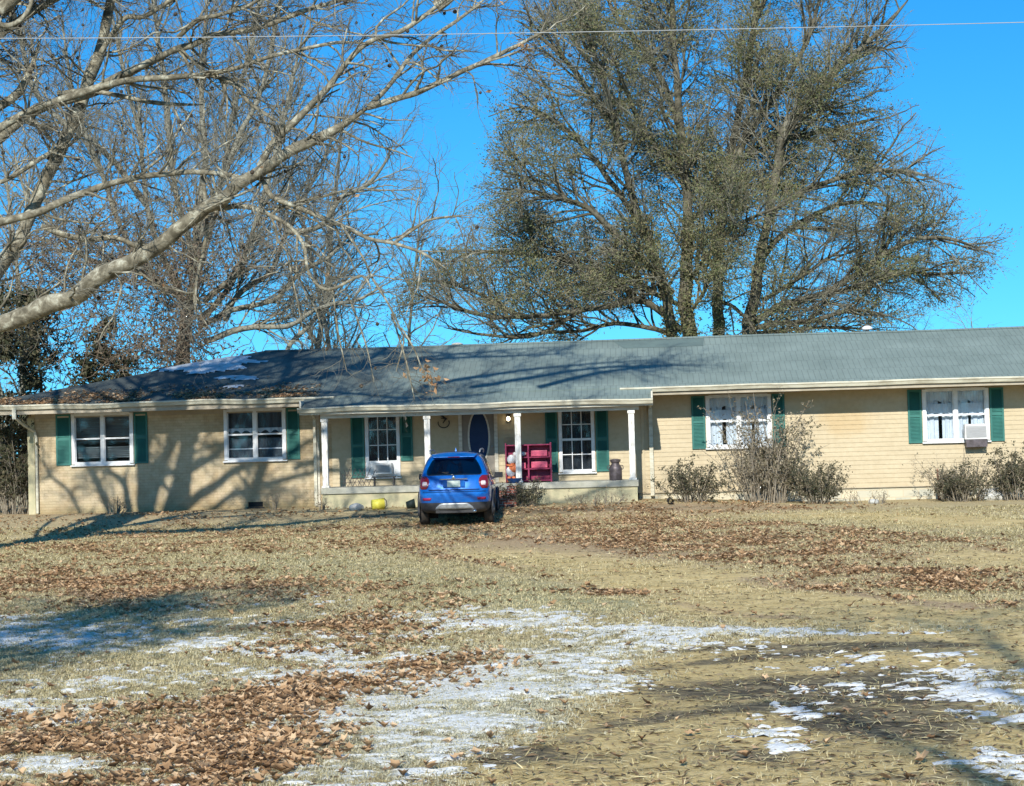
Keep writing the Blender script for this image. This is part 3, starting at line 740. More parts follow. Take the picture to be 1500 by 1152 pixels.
def capgrid(i, dy):
    """fill end with rows across and two bowed inner columns"""
    global cv, cf
    prev = None
    for k in range(nrw):
        l = i * w2 + k; r = i * w2 + w2 - 1 - k
        pl_ = cv[l]; row = [l]
        for fr in (-.5, 0, .5):
            cv.append((pl_[0] * -fr if False else abs(pl_[0]) * fr, pl_[1] + dy * (1 - abs(fr) * .6), pl_[2])); row.append(len(cv) - 1)
        row.append(r)
        if prev:
            for j in range(4):
                q = (prev[j], prev[j + 1], row[j + 1], row[j]); cf.append(q if dy < 0 else q[::-1])
        prev = row
capgrid(0, -.09); capgrid(len(st) - 1, .14)
me = bpy.data.meshes.new('body'); me.from_pydata(cv, [], cf); me.update()
tmp = bpy.data.objects.new('tmp', me); C.objects.link(tmp)
bm = bmesh.new(); bm.from_mesh(me); bmesh.ops.remove_doubles(bm, verts=bm.verts, dist=1e-5); bmesh.ops.holes_fill(bm, edges=bm.edges, sides=8); bmesh.ops.recalc_face_normals(bm, faces=bm.faces); bm.to_mesh(me); bm.free()
ss = tmp.modifiers.new('s', 'SUBSURF'); ss.levels = 2; ss.render_levels = 2
WY = (.84, 3.40); WR = .335
cut = MB()
for y in WY:
    for s in (-1, 1): cut.tube([(s * .62, y, WR), (s * 1.1, y, WR)], .39, 28)
cuto = cut.build('cutter', M['black'])
bo = tmp.modifiers.new('b', 'BOOLEAN'); bo.object = cuto; bo.operation = 'DIFFERENCE'; bo.solver = 'EXACT'
dg = bpy.context.evaluated_depsgraph_get(); dg.update()
em = bpy.data.meshes.new_from_object(tmp.evaluated_get(dg))
bpy.data.objects.remove(tmp); bpy.data.objects.remove(cuto)
em.materials.clear()
bm = bmesh.new(); bm.from_mesh(em)
zc_ = .50
bmesh.ops.bisect_plane(bm, geom=bm.verts[:] + bm.edges[:] + bm.faces[:], plane_co=(0, 0, zc_), plane_no=(0, 0, 1))
bvh = BVHTree.FromBMesh(bm)
def split(cond, name, mat):
    b2 = bm.copy(); bmesh.ops.delete(b2, geom=[f for f in b2.faces if not cond(f)], context='FACES')
    m_ = bpy.data.meshes.new(name); b2.to_mesh(m_); b2.free(); m_.materials.append(mat)
    m_.polygons.foreach_set('use_smooth', [True] * len(m_.polygons))
    o = bpy.data.objects.new(name, m_); C.objects.link(o); o.parent = car; return o
arch = lambda c: any((c.y - y) ** 2 + (c.z - WR) ** 2 < .40 ** 2 for y in WY) and abs(c.x) < .9
body = split(lambda f: f.calc_center_median().z > zc_ and not (arch(f.calc_center_median())), 'body', M['carpaint'])
split(lambda f: not (f.calc_center_median().z > zc_ and not arch(f.calc_center_median())), 'cladding', M['clad'])
def decal(name, rows_, mat, axis='rear', off=.006, ncol=10, parent=None, thick=.012):
    """rows_: (z, a0, a1) bands; projected on to the car body"""
    grid = []
    for z, a0, a1 in rows_:
        r = []
        for j in range(ncol + 1):
            a = a0 + (a1 - a0) * j / ncol
            if axis == 'rear': o, d = Vector((a, -1, z)), Vector((0, 1, 0))
            elif axis == 'front': o, d = Vector((a, 6, z)), Vector((0, -1, 0))
            elif axis == 'right': o, d = Vector((2, a, z)), Vector((-1, 0, 0))
            else: o, d = Vector((-2, a, z)), Vector((1, 0, 0))
            h, nrm, _, _ = bvh.ray_cast(o, d)
            if h is None: h = o + d * 1.2; nrm = -d
            if nrm.dot(d) > 0: nrm = -nrm
            r.append(h + nrm * off)
        grid.append(r)
    nc = ncol + 1; vs = [p for r in grid for p in r]; fs = []
    for i in range(len(grid) - 1):
        for j in range(ncol):
            a = i * nc + j; q = (a, a + 1, a + 1 + nc, a + nc)
            fs.append(q if axis in ('rear', 'right') else q[::-1])
    o = MB().add(vs, fs).build(name, mat, parent or car, True)
    s = o.modifiers.new('t', 'SOLIDIFY'); s.thickness = thick; s.offset = -1
    return o
rg = [(1.10, -.62, .62), (1.13, -.66, .66), (1.20, -.655, .655), (1.28, -.62, .62), (1.36, -.575, .575), (1.43, -.53, .53), (1.46, -.49, .49)]
decal('rear_window', rg, M['carglass'], ncol=16)
for s in (-1, 1):
    f = lambda a, b: (s * a, s * b) if s > 0 else (-b, -a)
    tl = decal('tail_lamp', [(.80, *f(.66, .78)), (.86, *f(.61, .81)), (.95, *f(.585, .82)), (1.02, *f(.60, .81)), (1.08, *f(.66, .80))], M['tail'], off=.02, ncol=6)
    decal('clear_lens', [(.87, *f(.65, .74)), (.92, *f(.635, .75)), (.96, *f(.65, .73))], M['tailw'], off=.026, ncol=5, parent=tl)
    decal('reflector', [(.555, *f(.56, .74)), (.61, *f(.54, .75))], M['reflector'], off=.012, ncol=5)
    ax = 'right' if s > 0 else 'left'
    decal('side_window', [(1.10, .55, 1.12), (1.2, .62, 1.15), (1.35, .80, 1.18), (1.47, .95, 1.20)], M['carglass'], ax, ncol=8)
    decal('side_window', [(1.08, 1.22, 2.02), (1.2, 1.22, 2.02), (1.35, 1.24, 2.0), (1.50, 1.26, 1.98)], M['carglass'], ax, ncol=8)
    decal('side_window', [(1.05, 2.10, 2.95), (1.2, 2.10, 2.78), (1.35, 2.10, 2.58), (1.49, 2.10, 2.42)], M['carglass'], ax, ncol=8)
    for y in (1.30, 2.18): decal('door_handle', [(.955, y, y + .17), (.985, y, y + .17)], M['chrome'], ax, off=.03, ncol=4)
    decal('headlight', [(.62, *f(.42, .66)), (.70, *f(.44, .66))], M['tailw'], 'front', off=.01, ncol=5)
    MB().tube([(s * .60, .62, 1.60), (s * .61, .7, 1.66), (s * .62, 1.5, 1.685), (s * .61, 2.25, 1.66), (s * .60, 2.4, 1.60)], .016, 8).build('roof_rail', M['skid'], car, True)
    mm = MB(); mm.box(s * .96 - .10, s * .96 + .10, 2.56, 2.66, .99, 1.12); mm.tube([(s * .83, 2.66, 1.0), (s * .93, 2.64, 1.02)], .025, 8); mm.build('wing_mirror', M['clad'], car, bevel=.035)
# wheel arches, wheels
for y in WY:
    for s in (-1, 1):
        pts = [(s * .885, y + .405 * cos(a), WR + .405 * sin(a)) for a in [radians(-18 + k * 216 / 14) for k in range(15)]]
        MB().tube(pts, .034, 8).build('arch_trim', M['clad'], car, True)
        x0, x1 = s * .66, s * .885
        wh = empty('wheel'); wh.parent = car; wh.location = (s * .78, y, WR)
        pr = [(.20, -.11), (.30, -.115), (.325, -.10), (WR, -.07), (WR, .07), (.325, .10), (.30, .115), (.20, .11)]
        t_ = MB(); n = 32; vs = []; fs = []
        for r_, dx in pr:
            for k in range(n): vs.append((dx, r_ * cos(2 * pi * k / n), r_ * sin(2 * pi * k / n)))
        for i in range(len(pr)):
            for k in range(n):
                a = i * n + k; b = i * n + (k + 1) % n; c = ((i + 1) % len(pr)) * n + (k + 1) % n; d = ((i + 1) % len(pr)) * n + k; fs.append((a, b, c, d))
        t_.add(vs, fs).build('tyre', M['tyre'], wh, True)
        rm = MB(); rm.tube([(-.08, 0, 0), (s * .055, 0, 0)], .198, 28)
        for k in range(5):
            a = 2 * pi * k / 5; rm.tube([(s * .09, 0, 0), (s * .085, .18 * cos(a), .18 * sin(a))], [.045, .03], 6)
        rm.build('rim', M['rim'], wh)
# rear details
MB().box(-.26, .26, -.075, -.058, .84, .98).build('plate_recess', M['carpaint'], car, bevel=.004)
npl = MB().box(-.155, .155, -.09, -.077, .845, .985).build('number_plate', M['plate'], car, bevel=.004)
MB().box(-.33, .33, -.085, -.03, 1.005, 1.03).build('chrome_strip', M['chrome'], car, bevel=.006)
mm = MB(); sphere(mm, (0, -.08, 1.055), .04, 12, (1.1, .4, 1)); mm.build('badge', M['chrome'], car, True)
decal('skid_plate', [(.355, -.46, .46), (.40, -.44, .44), (.46, -.36, .36), (.485, -.30, .30)], M['skid'], off=.02, ncol=12, thick=.03)
MB().box(-.45, .45, .02, .25, .27, .345).build('valance', M['black'], car)
mm = MB(); mm.tube([(.48, -.03, .30), (.48, .4, .30)], .035, 12); mm.build('exhaust_pipe', M['chrome'], car, True)
# spoiler, wiper, shark fin, bumper step
MB().add([(-.56, .50, 1.575), (.56, .50, 1.575), (.50, .24, 1.515), (-.50, .24, 1.515), (-.55, .50, 1.545), (.55, .50, 1.545), (.49, .245, 1.495), (-.49, .245, 1.495)],
         [(0, 1, 2, 3), (7, 6, 5, 4), (3, 2, 6, 7), (0, 3, 7, 4), (1, 5, 6, 2), (0, 4, 5, 1)]).build('spoiler', M['carpaint'], car, bevel=.01)
MB().box(-.14, .14, .232, .243, 1.498, 1.512).build('brake_light', M['tail'], car)
MB().tube([(0.0, .065, 1.09), (-.28, .11, 1.17)], .010, 6).tube([(-.42, .145, 1.16), (-.12, .105, 1.17)], .008, 6).build('rear_wiper', M['black'], car)
decal('bumper_edge', [(.735, -.74, .74), (.765, -.74, .74)], M['carpaint'], off=.028, ncol=14, thick=.03)
decal('tailgate_seam', [(.776, -.60, .60), (.786, -.60, .60)], M['black'], off=.034, ncol=14, thick=.01)
MB().add([(-.02, 1.0, 1.64), (.02, 1.0, 1.64), (.0, 1.22, 1.64), (0, 1.03, 1.72)], [(0, 1, 3), (1, 2, 3), (2, 0, 3), (0, 2, 1)]).build('antenna_fin', M['carpaint'], car)
for s in (-1, 1): MB().box(s * .62 - .14, s * .62 + .14, 1.14, 1.16, .12, .30).build('mud_flap', M['black'], car)
# seats seen through the rear glass
for s in (-.36, .36):
    sphere(MB(), (0, 0, 0), .1)
    mm = MB().box(s - .22, s + .22, 1.0, 1.12, .6, 1.12); sphere(mm, (s, 1.06, 1.2), .11, 10, (1.1, .6, .8)); mm.build('rear_seat', M['clad'], car, True)

# ------------------------------------------------------------ GROUND
def blobs(lst):
    """(px,py,rx,ry,weight) ellipses read off the photo -> ground ellipses in metres"""
    out = []
    for px, py, rx, ry, w in lst:
        c = at_ground(px, py); a = at_ground(px, py - ry * .9); b = at_ground(px, min(py + ry * .9, 1400)); e = at_ground(px + rx, py)
        cy = (a.y + b.y) / 2
        out.append((c.x, cy, abs(e.x - c.x), max(.15, (a.y - b.y) / 2), w))
    return out
def bsum(bl, x, y):
    s = 0
    for cx, cy, rx, ry, w in bl:
        d = ((x - cx) / rx) ** 2 + ((y - cy) / ry) ** 2
        if d < 4: s += w * exp(-d * 1.1)
    return s
SNOW = blobs([(60, 925, 150, 26, .9), (230, 945, 130, 22, .55), (90, 1000, 150, 25, .65), (300, 1000, 120, 26, .4), (400, 880, 120, 12, .45), (600, 905, 220, 16, .6), (760, 915, 160, 16, .65),
  (800, 960, 260, 26, .95), (150, 1120, 200, 26, .6), (60, 1040, 120, 24, .5), (1060, 1000, 120, 12, .4), (1400, 925, 120, 8, .35), (980, 930, 130, 16, .8), (560, 1000, 160, 30, .9), (470, 960, 70, 30, .8), (640, 1010, 180, 24, .95), (760, 1000, 160, 24, .9), (420, 1060, 160, 25, .75), (560, 1060, 150, 34, .9), (480, 1120, 190, 30, .85), (640, 1110, 110, 22, .7),
  (740, 1062, 95, 20, .85), (300, 1140, 200, 22, .6), (1140, 928, 150, 12, .6), (1240, 975, 130, 16, .6), (1150, 1050, 85, 14, 1.5), (1110, 1075, 50, 14, 1.2), (1150, 1098, 50, 12, 1.4), (1420, 980, 90, 22, .9), (1470, 1040, 90, 50, 1.05), (1470, 1120, 80, 34, .9), (1230, 1098, 30, 6, .5), (200, 1060, 160, 20, .45), (940, 1000, 120, 16, .35), (1300, 1010, 140, 20, .35)])
LEAF = blobs([(150, 755, 420, 14, .7), (700, 765, 320, 12, .7), (60, 860, 260, 26, 1.0), (250, 870, 150, 22, .6), (560, 870, 180, 20, .5), (120, 1110, 330, 60, 1.0), (300, 1080, 180, 40, .7), (410, 1030, 80, 30, 1.2), (590, 985, 110, 26, 1.5), (490, 930, 120, 24, .8), (860, 765, 200, 18, 1.2), (960, 790, 260, 22, 1.2), (1150, 810, 280, 24, 1.1), (1330, 850, 260, 24, .8), (1000, 745, 250, 10, 1.1), (200, 800, 300, 26, .6), (620, 800, 200, 14, .5), (930, 870, 180, 8, .5), (400, 1130, 120, 30, .5), (1420, 890, 150, 12, .4)])
DRIVE = blobs([(760, 790, 90, 14, .8), (850, 815, 170, 22, 1.0), (700, 805, 160, 14, .5), (1000, 850, 190, 24, 1.0), (1160, 885, 230, 24, 1.1), (1350, 905, 250, 22, 1.1), (1480, 930, 200, 26, .9), (1400, 765, 190, 14, .9), (1460, 820, 130, 24, 1.0), (1180, 755, 220, 8, .5), (1000, 1060, 230, 60, .95), (860, 1120, 260, 60, 1.1), (1150, 1130, 360, 50, 1.0), (1050, 980, 200, 30, .7), (1350, 1080, 200, 60, .9), (1400, 960, 200, 30, .7), (1500, 1100, 200, 80, .6), (1150, 1000, 260, 60, .6)])
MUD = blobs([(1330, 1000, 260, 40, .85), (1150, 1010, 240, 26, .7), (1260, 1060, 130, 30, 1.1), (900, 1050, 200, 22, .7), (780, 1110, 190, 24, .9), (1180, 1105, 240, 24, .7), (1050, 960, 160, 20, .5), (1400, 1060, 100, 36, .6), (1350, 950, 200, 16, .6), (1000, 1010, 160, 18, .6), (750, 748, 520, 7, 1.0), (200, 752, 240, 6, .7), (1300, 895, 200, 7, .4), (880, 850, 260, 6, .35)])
def chain(pts, ry, w, st=22):
    out = []
    for (x0, y0), (x1, y1) in zip(pts, pts[1:]):
        n = max(1, int(abs(x1 - x0) / st))
        for i in range(n):
            t = i / n; out.append((x0 + (x1 - x0) * t, y0 + (y1 - y0) * t, st * 1.1, ry, w))
    return out
LEAF += blobs(chain([(600, 808), (760, 833), (860, 860), (960, 884), (1100, 903), (1200, 906)], 4, .55) + chain([(1000, 768), (1150, 773), (1250, 778), (1400, 795), (1500, 815)], 3, .6) + chain([(1100, 850), (1250, 870), (1375, 888), (1500, 890)], 5, .5))
MUD += blobs(chain([(730, 1118), (900, 1062), (1050, 1042), (1200, 1030), (1350, 1022), (1500, 1020)], 6, .5) + chain([(960, 1070), (1080, 1105), (1200, 1130), (1275, 1136), (1500, 1136)], 6, .5) + chain([(850, 990), (1000, 975), (1150, 960), (1300, 950)], 5, .45) + chain([(1000, 955), (1200, 945), (1450, 948)], 4, .4) + chain([(1180, 1060), (1330, 1070), (1400, 1090)], 14, .45))
GREEN = blobs([(760, 870, 220, 26, .9), (520, 850, 200, 26, .6), (300, 840, 260, 20, .4), (880, 890, 150, 18, .8), (1080, 830, 240, 12, .4), (420, 820, 260, 14, .4), (250, 960, 200, 40, .5)])
PALE = blobs([(640, 1060, 240, 46, .9), (760, 1010, 200, 40, .7), (560, 1120, 160, 40, .6), (880, 960, 200, 30, .4)])

# one sheet: fine where the photo looks, stretched out to the horizon
def axis(lo, hi, step, far):
    a = list(np.arange(lo, hi + 1e-6, step)); s = step; x = hi
    while x < far: s *= 1.35; x += s; a.append(x)
    s = step; x = lo
    while x > -far: s *= 1.35; x -= s; a.insert(0, x)
    return a
AX = axis(-15, 15, .16, 2500); AY = axis(8, 50, .16, 2500)
V = np.empty((len(AX) * len(AY), 3)); A = np.zeros((len(AX) * len(AY), 4)); B2 = np.zeros((len(AX) * len(AY), 4))
k = 0
for y in AY:
    for x in AX:
        V[k] = (x, y, gz(x, y))
        if 7 < y < 52 and abs(x) < 16:
            A[k, 0] = bsum(DRIVE, x, y); A[k, 1] = bsum(LEAF, x, y); A[k, 2] = bsum(MUD, x, y)
            B2[k, 0] = bsum(GREEN, x, y); B2[k, 1] = bsum(PALE, x, y); B2[k, 2] = bsum(SNOW, x, y)
        else: A[k, 1] = .35; B2[k, 0] = .3
        k += 1
nx = len(AX); ii = (np.arange(len(AY) - 1)[:, None] * nx + np.arange(nx - 1)[None, :]).ravel()
Fq = np.stack([ii, ii + 1, ii + 1 + nx, ii + nx], 1)
def groundmat():
    m, nt, b = newmat('winter ground'); v = coords(nt)
    a1 = N(nt, 'ShaderNodeAttribute', attribute_name='zone_a'); s1 = N(nt, 'ShaderNodeSeparateColor'); L(nt, a1.outputs['Color'], s1.inputs[0])
    a2 = N(nt, 'ShaderNodeAttribute', attribute_name='zone_b'); s2 = N(nt, 'ShaderNodeSeparateColor'); L(nt, a2.outputs['Color'], s2.inputs[0])
    n_big = noise_n(nt, v, .9, 5, .6, .4); n_mid = noise_n(nt, v, 4, 6, .7, .3); n_fine = noise_n(nt, v, 26, 6, .8)
    n_str = noise_n(nt, coords(nt, (.7, 1.7, 1)), 2.2, 9, .78, 1.1)
    grass = ramp(nt, n_fine, [(.36, (.22, .17, .085)), (.5, (.50, .41, .22)), (.62, (.66, .57, .34))])
    grass = mix(nt, ramp(nt, n_mid, [(.4, 0), (.62, .6)]), grass, (.34, .26, .14))
    green = ramp(nt, n_fine, [(.38, (.24, .22, .11)), (.62, (.52, .50, .30))])
    sand = ramp(nt, n_str, [(.36, (.27, .19, .085)), (.45, (.54, .40, .165)), (.55, (.70, .53, .23)), (.68, (.76, .63, .35))])
    sand = mix(nt, ramp(nt, n_fine, [(.48, .0), (.66, .5)]), sand, (.40, .32, .17))
    leaf = ramp(nt, n_fine, [(.36, (.20, .13, .07)), (.5, (.42, .30, .17)), (.62, (.58, .45, .27))])
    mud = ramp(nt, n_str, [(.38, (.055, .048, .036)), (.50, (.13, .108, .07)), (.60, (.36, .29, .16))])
    pale = ramp(nt, n_fine, [(.36, (.36, .33, .20)), (.6, (.70, .66, .46))])
    def msk(ch, nz, lo=.25, hi=.55, amp=.9):
        x = math_(nt, 'ADD', ch, math_(nt, 'MULTIPLY', math_(nt, 'SUBTRACT', nz, .5), amp * 2))
        n_ = N(nt, 'ShaderNodeMapRange'); n_.interpolation_type = 'SMOOTHSTEP'; L(nt, x, n_.inputs[0]); n_.inputs[1].default_value = lo; n_.inputs[2].default_value = hi; return n_.outputs[0]
    grit = noise_n(nt, v, 9, 8, .85, .8)
    sand = mix(nt, ramp(nt, grit, [(.54, .0), (.66, .6)]), sand, (.36, .29, .16))
    sand = mix(nt, ramp(nt, noise_n(nt, coords(nt, (1, 2, 1)), 55, 4, .8), [(.56, .0), (.64, .8)]), sand, (.78, .70, .46))
    c = mix(nt, msk(s2.outputs[0], n_mid, .2, .9), grass, green)
    c = mix(nt, msk(s2.outputs[1], n_mid, .3, .9), c, pale)
    c = mix(nt, msk(s1.outputs[0], n_mid, .2, .7, .7), c, sand)
    c = mix(nt, msk(s1.outputs[1], n_fine, .3, .8, 1.2), c, leaf)
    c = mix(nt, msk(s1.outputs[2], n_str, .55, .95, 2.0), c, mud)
    L(nt, c, b.inputs['Base Color']); b.inputs['Roughness'].default_value = .92; b.inputs['Specular IOR Level'].default_value = .15
    h = math_(nt, 'ADD', math_(nt, 'ADD', n_mid, math_(nt, 'MULTIPLY', n_fine, .6)), math_(nt, 'MULTIPLY', grit, .8)); bump(nt, b, h, .9, .025)
    return m
g = npmesh('ground', V, Fq, groundmat(), None, True); tag(g, None, None, None, 'structure')
def setcol(o, name, arr):
    at_ = o.data.color_attributes.new(name, 'FLOAT_COLOR', 'POINT'); arr = arr.copy(); arr[:, 3] = 1
    at_.data.foreach_set('color', arr.astype(np.float32).ravel())
setcol(g, 'zone_a', A); setcol(g, 'zone_b', B2)

# snow: thin crust lying in the hollows, real relief
step = .05
xs_ = np.arange(-7.5, 7.5, step); ys_ = [8.6]
while ys_[-1] < 28: ys_.append(ys_[-1] + max(.03, ys_[-1] * .0028))
nxs = len(xs_); SV = np.empty((nxs * len(ys_), 3)); keep = np.zeros(nxs * len(ys_), dtype=bool); k = 0
for y in ys_:
    hwid = y * .285 + .4
    for x in xs_:
        h = -1
        if abs(x) < hwid:
            s = bsum(SNOW, x, y)
            if s > .12:
                nz = fbm(x * 1.1, y * 1.5, 4.4, 3) * 1.0 + noise.noise((x * 4.5, y * 7.5, 2.2)) * .50 + noise.noise((x * 11, y * 18, 5.2)) * .42
                h = min(s, 1.2) * .92 + nz * 1.15 + noise.noise((x * 6.5, y * 11, 7.7)) * .75 + noise.noise((x * 14, y * 22, 1.7)) * .5 - .56 - .30 * min(1.2, bsum(DRIVE, x, y))
        z = gz(x, y) if h > -.9 else 0
        SV[k] = (x, y, z + min(.022, max(-.03, h * .05)) - .001); keep[k] = h > -.7; k += 1
ii = (np.arange(len(ys_) - 1)[:, None] * nxs + np.arange(nxs - 1)[None, :]).ravel()
Q = np.stack([ii, ii + 1, ii + 1 + nxs, ii + nxs], 1); Q = Q[keep[Q].all(axis=1)]
used = np.unique(Q); remap = np.full(len(SV), -1); remap[used] = np.arange(len(used))
so = npmesh('snow', SV[used], remap[Q], M['snow'], None, True); tag(so, 'thin broken crust of old snow lying on the dry grass and drive', 'snow', None, 'stuff')

# fallen leaves (crinkled, lobed) as one uncountable layer
def litter(name, n, mat, size, fn, seed, label, ymin=9, ymax=47.5, dense=1.0):
    rs = np.random.RandomState(seed); cs = []; sz = []
    tries = 0
    while len(cs) < n and tries < n * 30:
        tries += 1
        y = ymin + (ymax - ymin) * rs.rand() ** 1.35
        x = (rs.rand() * 2 - 1) * (y * .285 + .6)
        if rs.rand() < fn(x, y): cs.append((x, y))
    n = len(cs); cs = np.array(cs)
    z = np.array([gz(a, b) for a, b in cs])
    K = 10; ang = np.linspace(0, 2 * pi, K, endpoint=False)
    rad = np.array([1.15, .55, 1.0, .5, .8, .35, .8, .5, 1.0, .55])
    yaw = rs.rand(n) * 2 * pi; s = size * (.35 + 1.1 * rs.rand(n) ** 1.3)
    r = rad[None, :] * (.8 + .4 * rs.rand(n, K)); 
    lx = np.cos(ang)[None] * r; ly = np.sin(ang)[None] * r * .85; lz = (rs.rand(n, K) - .35) * .42 + (rs.rand(n)[:, None] - .25) * .55 * np.abs(lx) + (rs.rand(n)[:, None] - .3) * .5 * np.abs(ly)
    tilt = rs.normal(size=n) * .3; 
    lz2 = lz + lx * np.sin(tilt)[:, None]
    X = (lx * np.cos(yaw)[:, None] - ly * np.sin(yaw)[:, None]) * s[:, None] + cs[:, 0:1]
    Y = (lx * np.sin(yaw)[:, None] + ly * np.cos(yaw)[:, None]) * s[:, None] + cs[:, 1:2]
    Z = lz2 * s[:, None] + z[:, None] + .018 + (rs.rand(n) * .03)[:, None]
    P = np.stack([X, Y, Z], -1); cen = np.stack([cs[:, 0], cs[:, 1], z + .02], -1)[:, None, :]
    V = np.concatenate([cen, P], 1).reshape(-1, 3); base = np.arange(n)[:, None] * (K + 1)
    k_ = np.arange(K)[None]; Ff = np.stack([np.broadcast_to(base, (n, K)), base + 1 + k_, base + 1 + (k_ + 1) % K], -1).reshape(-1, 3)
    o = npmesh(name, V, Ff, mat); tag(o, label, 'leaves', None, 'stuff'); return o
def lf(x, y):
    s = bsum(LEAF, x, y) - .35 * bsum(DRIVE, x, y); cl = .5 + fbm(x * .8, y * .8, 8.8, 3) * 1.6
    return max(0.002, min(1, (s - .35 * bsum(DRIVE, x, y)) * max(0.0, cl) ** 1.5 * (.5 + .35 * sm(12, 20, y) - .25 * sm(24, 34, y))))
litter('leaf_litter', 30000, M['leaf_litter'], .046, lf, 3, 'fallen brown leaves scattered over the whole front lawn')
# grass
def grass(name, n, mat, fn, seed, label, hgt=.07):
    rs = np.random.RandomState(seed); cs = []; tries = 0
    while len(cs) < n and tries < n * 12:
        tries += 1
        y = 8.8 + 36 * rs.rand() ** 1.7; x = (rs.rand() * 2 - 1) * (y * .285 + .5)
        if rs.rand() < fn(x, y): cs.append((x, y))
    cs = np.array(cs); n = len(cs); z = np.array([gz(a, b) for a, b in cs])
    Bn = 5
    cs2 = np.repeat(cs, Bn, 0) + rs.normal(size=(n * Bn, 2)) * .03; z2 = np.repeat(z, Bn); m = n * Bn
    h = hgt * (.4 + rs.rand(m)) * (1 + cs2[:, 1] / 60); yaw = rs.rand(m) * 2 * pi; ln = h * (.8 + 3.2 * rs.rand(m)); w = .0013 * (1 + cs2[:, 1] / 9)
    dx, dy = np.cos(yaw), np.sin(yaw); px, py = -dy, dx
    b0 = np.stack([cs2[:, 0] + px * w, cs2[:, 1] + py * w, z2 - .005], 1); b1 = np.stack([cs2[:, 0] - px * w, cs2[:, 1] - py * w, z2 - .005], 1)
    m0 = np.stack([cs2[:, 0] + dx * ln * .35 - px * w * .7, cs2[:, 1] + dy * ln * .35 - py * w * .7, z2 + h * .7], 1); m1 = np.stack([cs2[:, 0] + dx * ln * .35 + px * w * .7, cs2[:, 1] + dy * ln * .35 + py * w * .7, z2 + h * .7], 1)
    tp = np.stack([cs2[:, 0] + dx * ln, cs2[:, 1] + dy * ln, z2 + h * (.5 + .5 * rs.rand(m))], 1)
    V = np.stack([b0, b1, m0, m1, tp], 1).reshape(-1, 3); i = np.arange(m) * 5
    Ff = np.concatenate([np.stack([i, i + 1, i + 2], 1), np.stack([i, i + 2, i + 3], 1), np.stack([i + 3, i + 2, i + 4], 1)])
    o = npmesh(name, V, Ff, mat); tag(o, label, 'grass', None, 'stuff'); return o
def gf(x, y): return max(.03, min(1, 1.0 - 1.1 * bsum(DRIVE, x, y) - .6 * bsum(MUD, x, y) - .5 * bsum(PALE, x, y) + .5 * fbm(x, y, 1, 2)))
def gp(x, y): return max(.0, min(1, 1.2 * bsum(PALE, x, y) + .3 * bsum(SNOW, x, y) - .7 * bsum(MUD, x, y)))
grass('grass', 85000, M['grass'], gf, 5, 'dry tan winter grass covering the lawn', .024)
grass('bleached_grass', 16000, M['grass_pale'], gp, 6, 'bleached pale grass poking through the thin snow', .022)

# loose straw and twigs lying flat
rs = np.random.RandomState(44); st_c = []
while len(st_c) < 42000:
    y = 8.8 + 26 * rs.rand() ** 1.5; x = (rs.rand() * 2 - 1) * (y * .285 + .4); st_c.append((x, y, gz(x, y) + .006 + .008 * rs.rand()))
st_c = np.array(st_c); hv = rs.rand(len(st_c)) < .62
dv = rs.normal(size=st_c.shape); dv[:, 2] *= .12
o = leaves_mesh('straw', st_c[hv], .11, M['grass'], None, flat=.9, aspect=.07, seed=51, dirs=dv[hv], bend=.05); tag(o, 'loose pale straw lying flat over the lawn and the drive', 'straw', None, 'stuff')
o = leaves_mesh('litter_scraps', st_c[~hv], .075, M['leaf_scrap'], None, flat=.9, aspect=.22, seed=52, dirs=dv[~hv], bend=.12); tag(o, 'dark twigs and leaf scraps lying over the lawn and the drive', 'litter', None, 'stuff')

# ------------------------------------------------------------ TREES
def rvec(): return Vector((R.gauss(0, 1), R.gauss(0, 1), R.gauss(0, 1)))
def wander(p, d, Ln, r, nseg, wob, up=0.0, taper=.45):
    pts = [p.copy()]; rads = [r]; d = d.normalized()
    for i in range(nseg):
        d = (d + rvec() * wob + Vector((0, 0, up))).normalized()
        p = p + d * (Ln / nseg); pts.append(p.copy()); rads.append(r * (1 - (1 - taper) * (i + 1) / nseg))
    return pts, rads
def smooth_poly(pts, rads, n):
    """Catmull-Rom through traced points with a little natural wobble"""
    out = []; ro = []
    m = len(pts)
    for i in range(m - 1):
        p0, p1, p2, p3 = pts[max(i - 1, 0)], pts[i], pts[i + 1], pts[min(i + 2, m - 1)]
        for k in range(n):
            t = k / n; t2 = t * t; t3 = t2 * t
            out.append(.5 * ((2 * p1) + (p2 - p0) * t + (2 * p0 - 5 * p1 + 4 * p2 - p3) * t2 + (3 * p1 - p0 - 3 * p2 + p3) * t3)); ro.append((rads[i] * (1 - t) + rads[i + 1] * t))
    out.append(pts[-1]); ro.append(rads[-1])
    wob = []
    for i, p in enumerate(out):
        f = ro[i] * .55
        wob.append(p + Vector((noise.noise(p * 1.7), noise.noise(p * 1.7 + Vector((9, 0, 0))), noise.noise(p * 1.7 + Vector((0, 9, 0))))) * f)
    ro = [r * (1 + .16 * noise.noise(p * 3.1)) for r, p in zip(ro, out)]
    return wob, ro

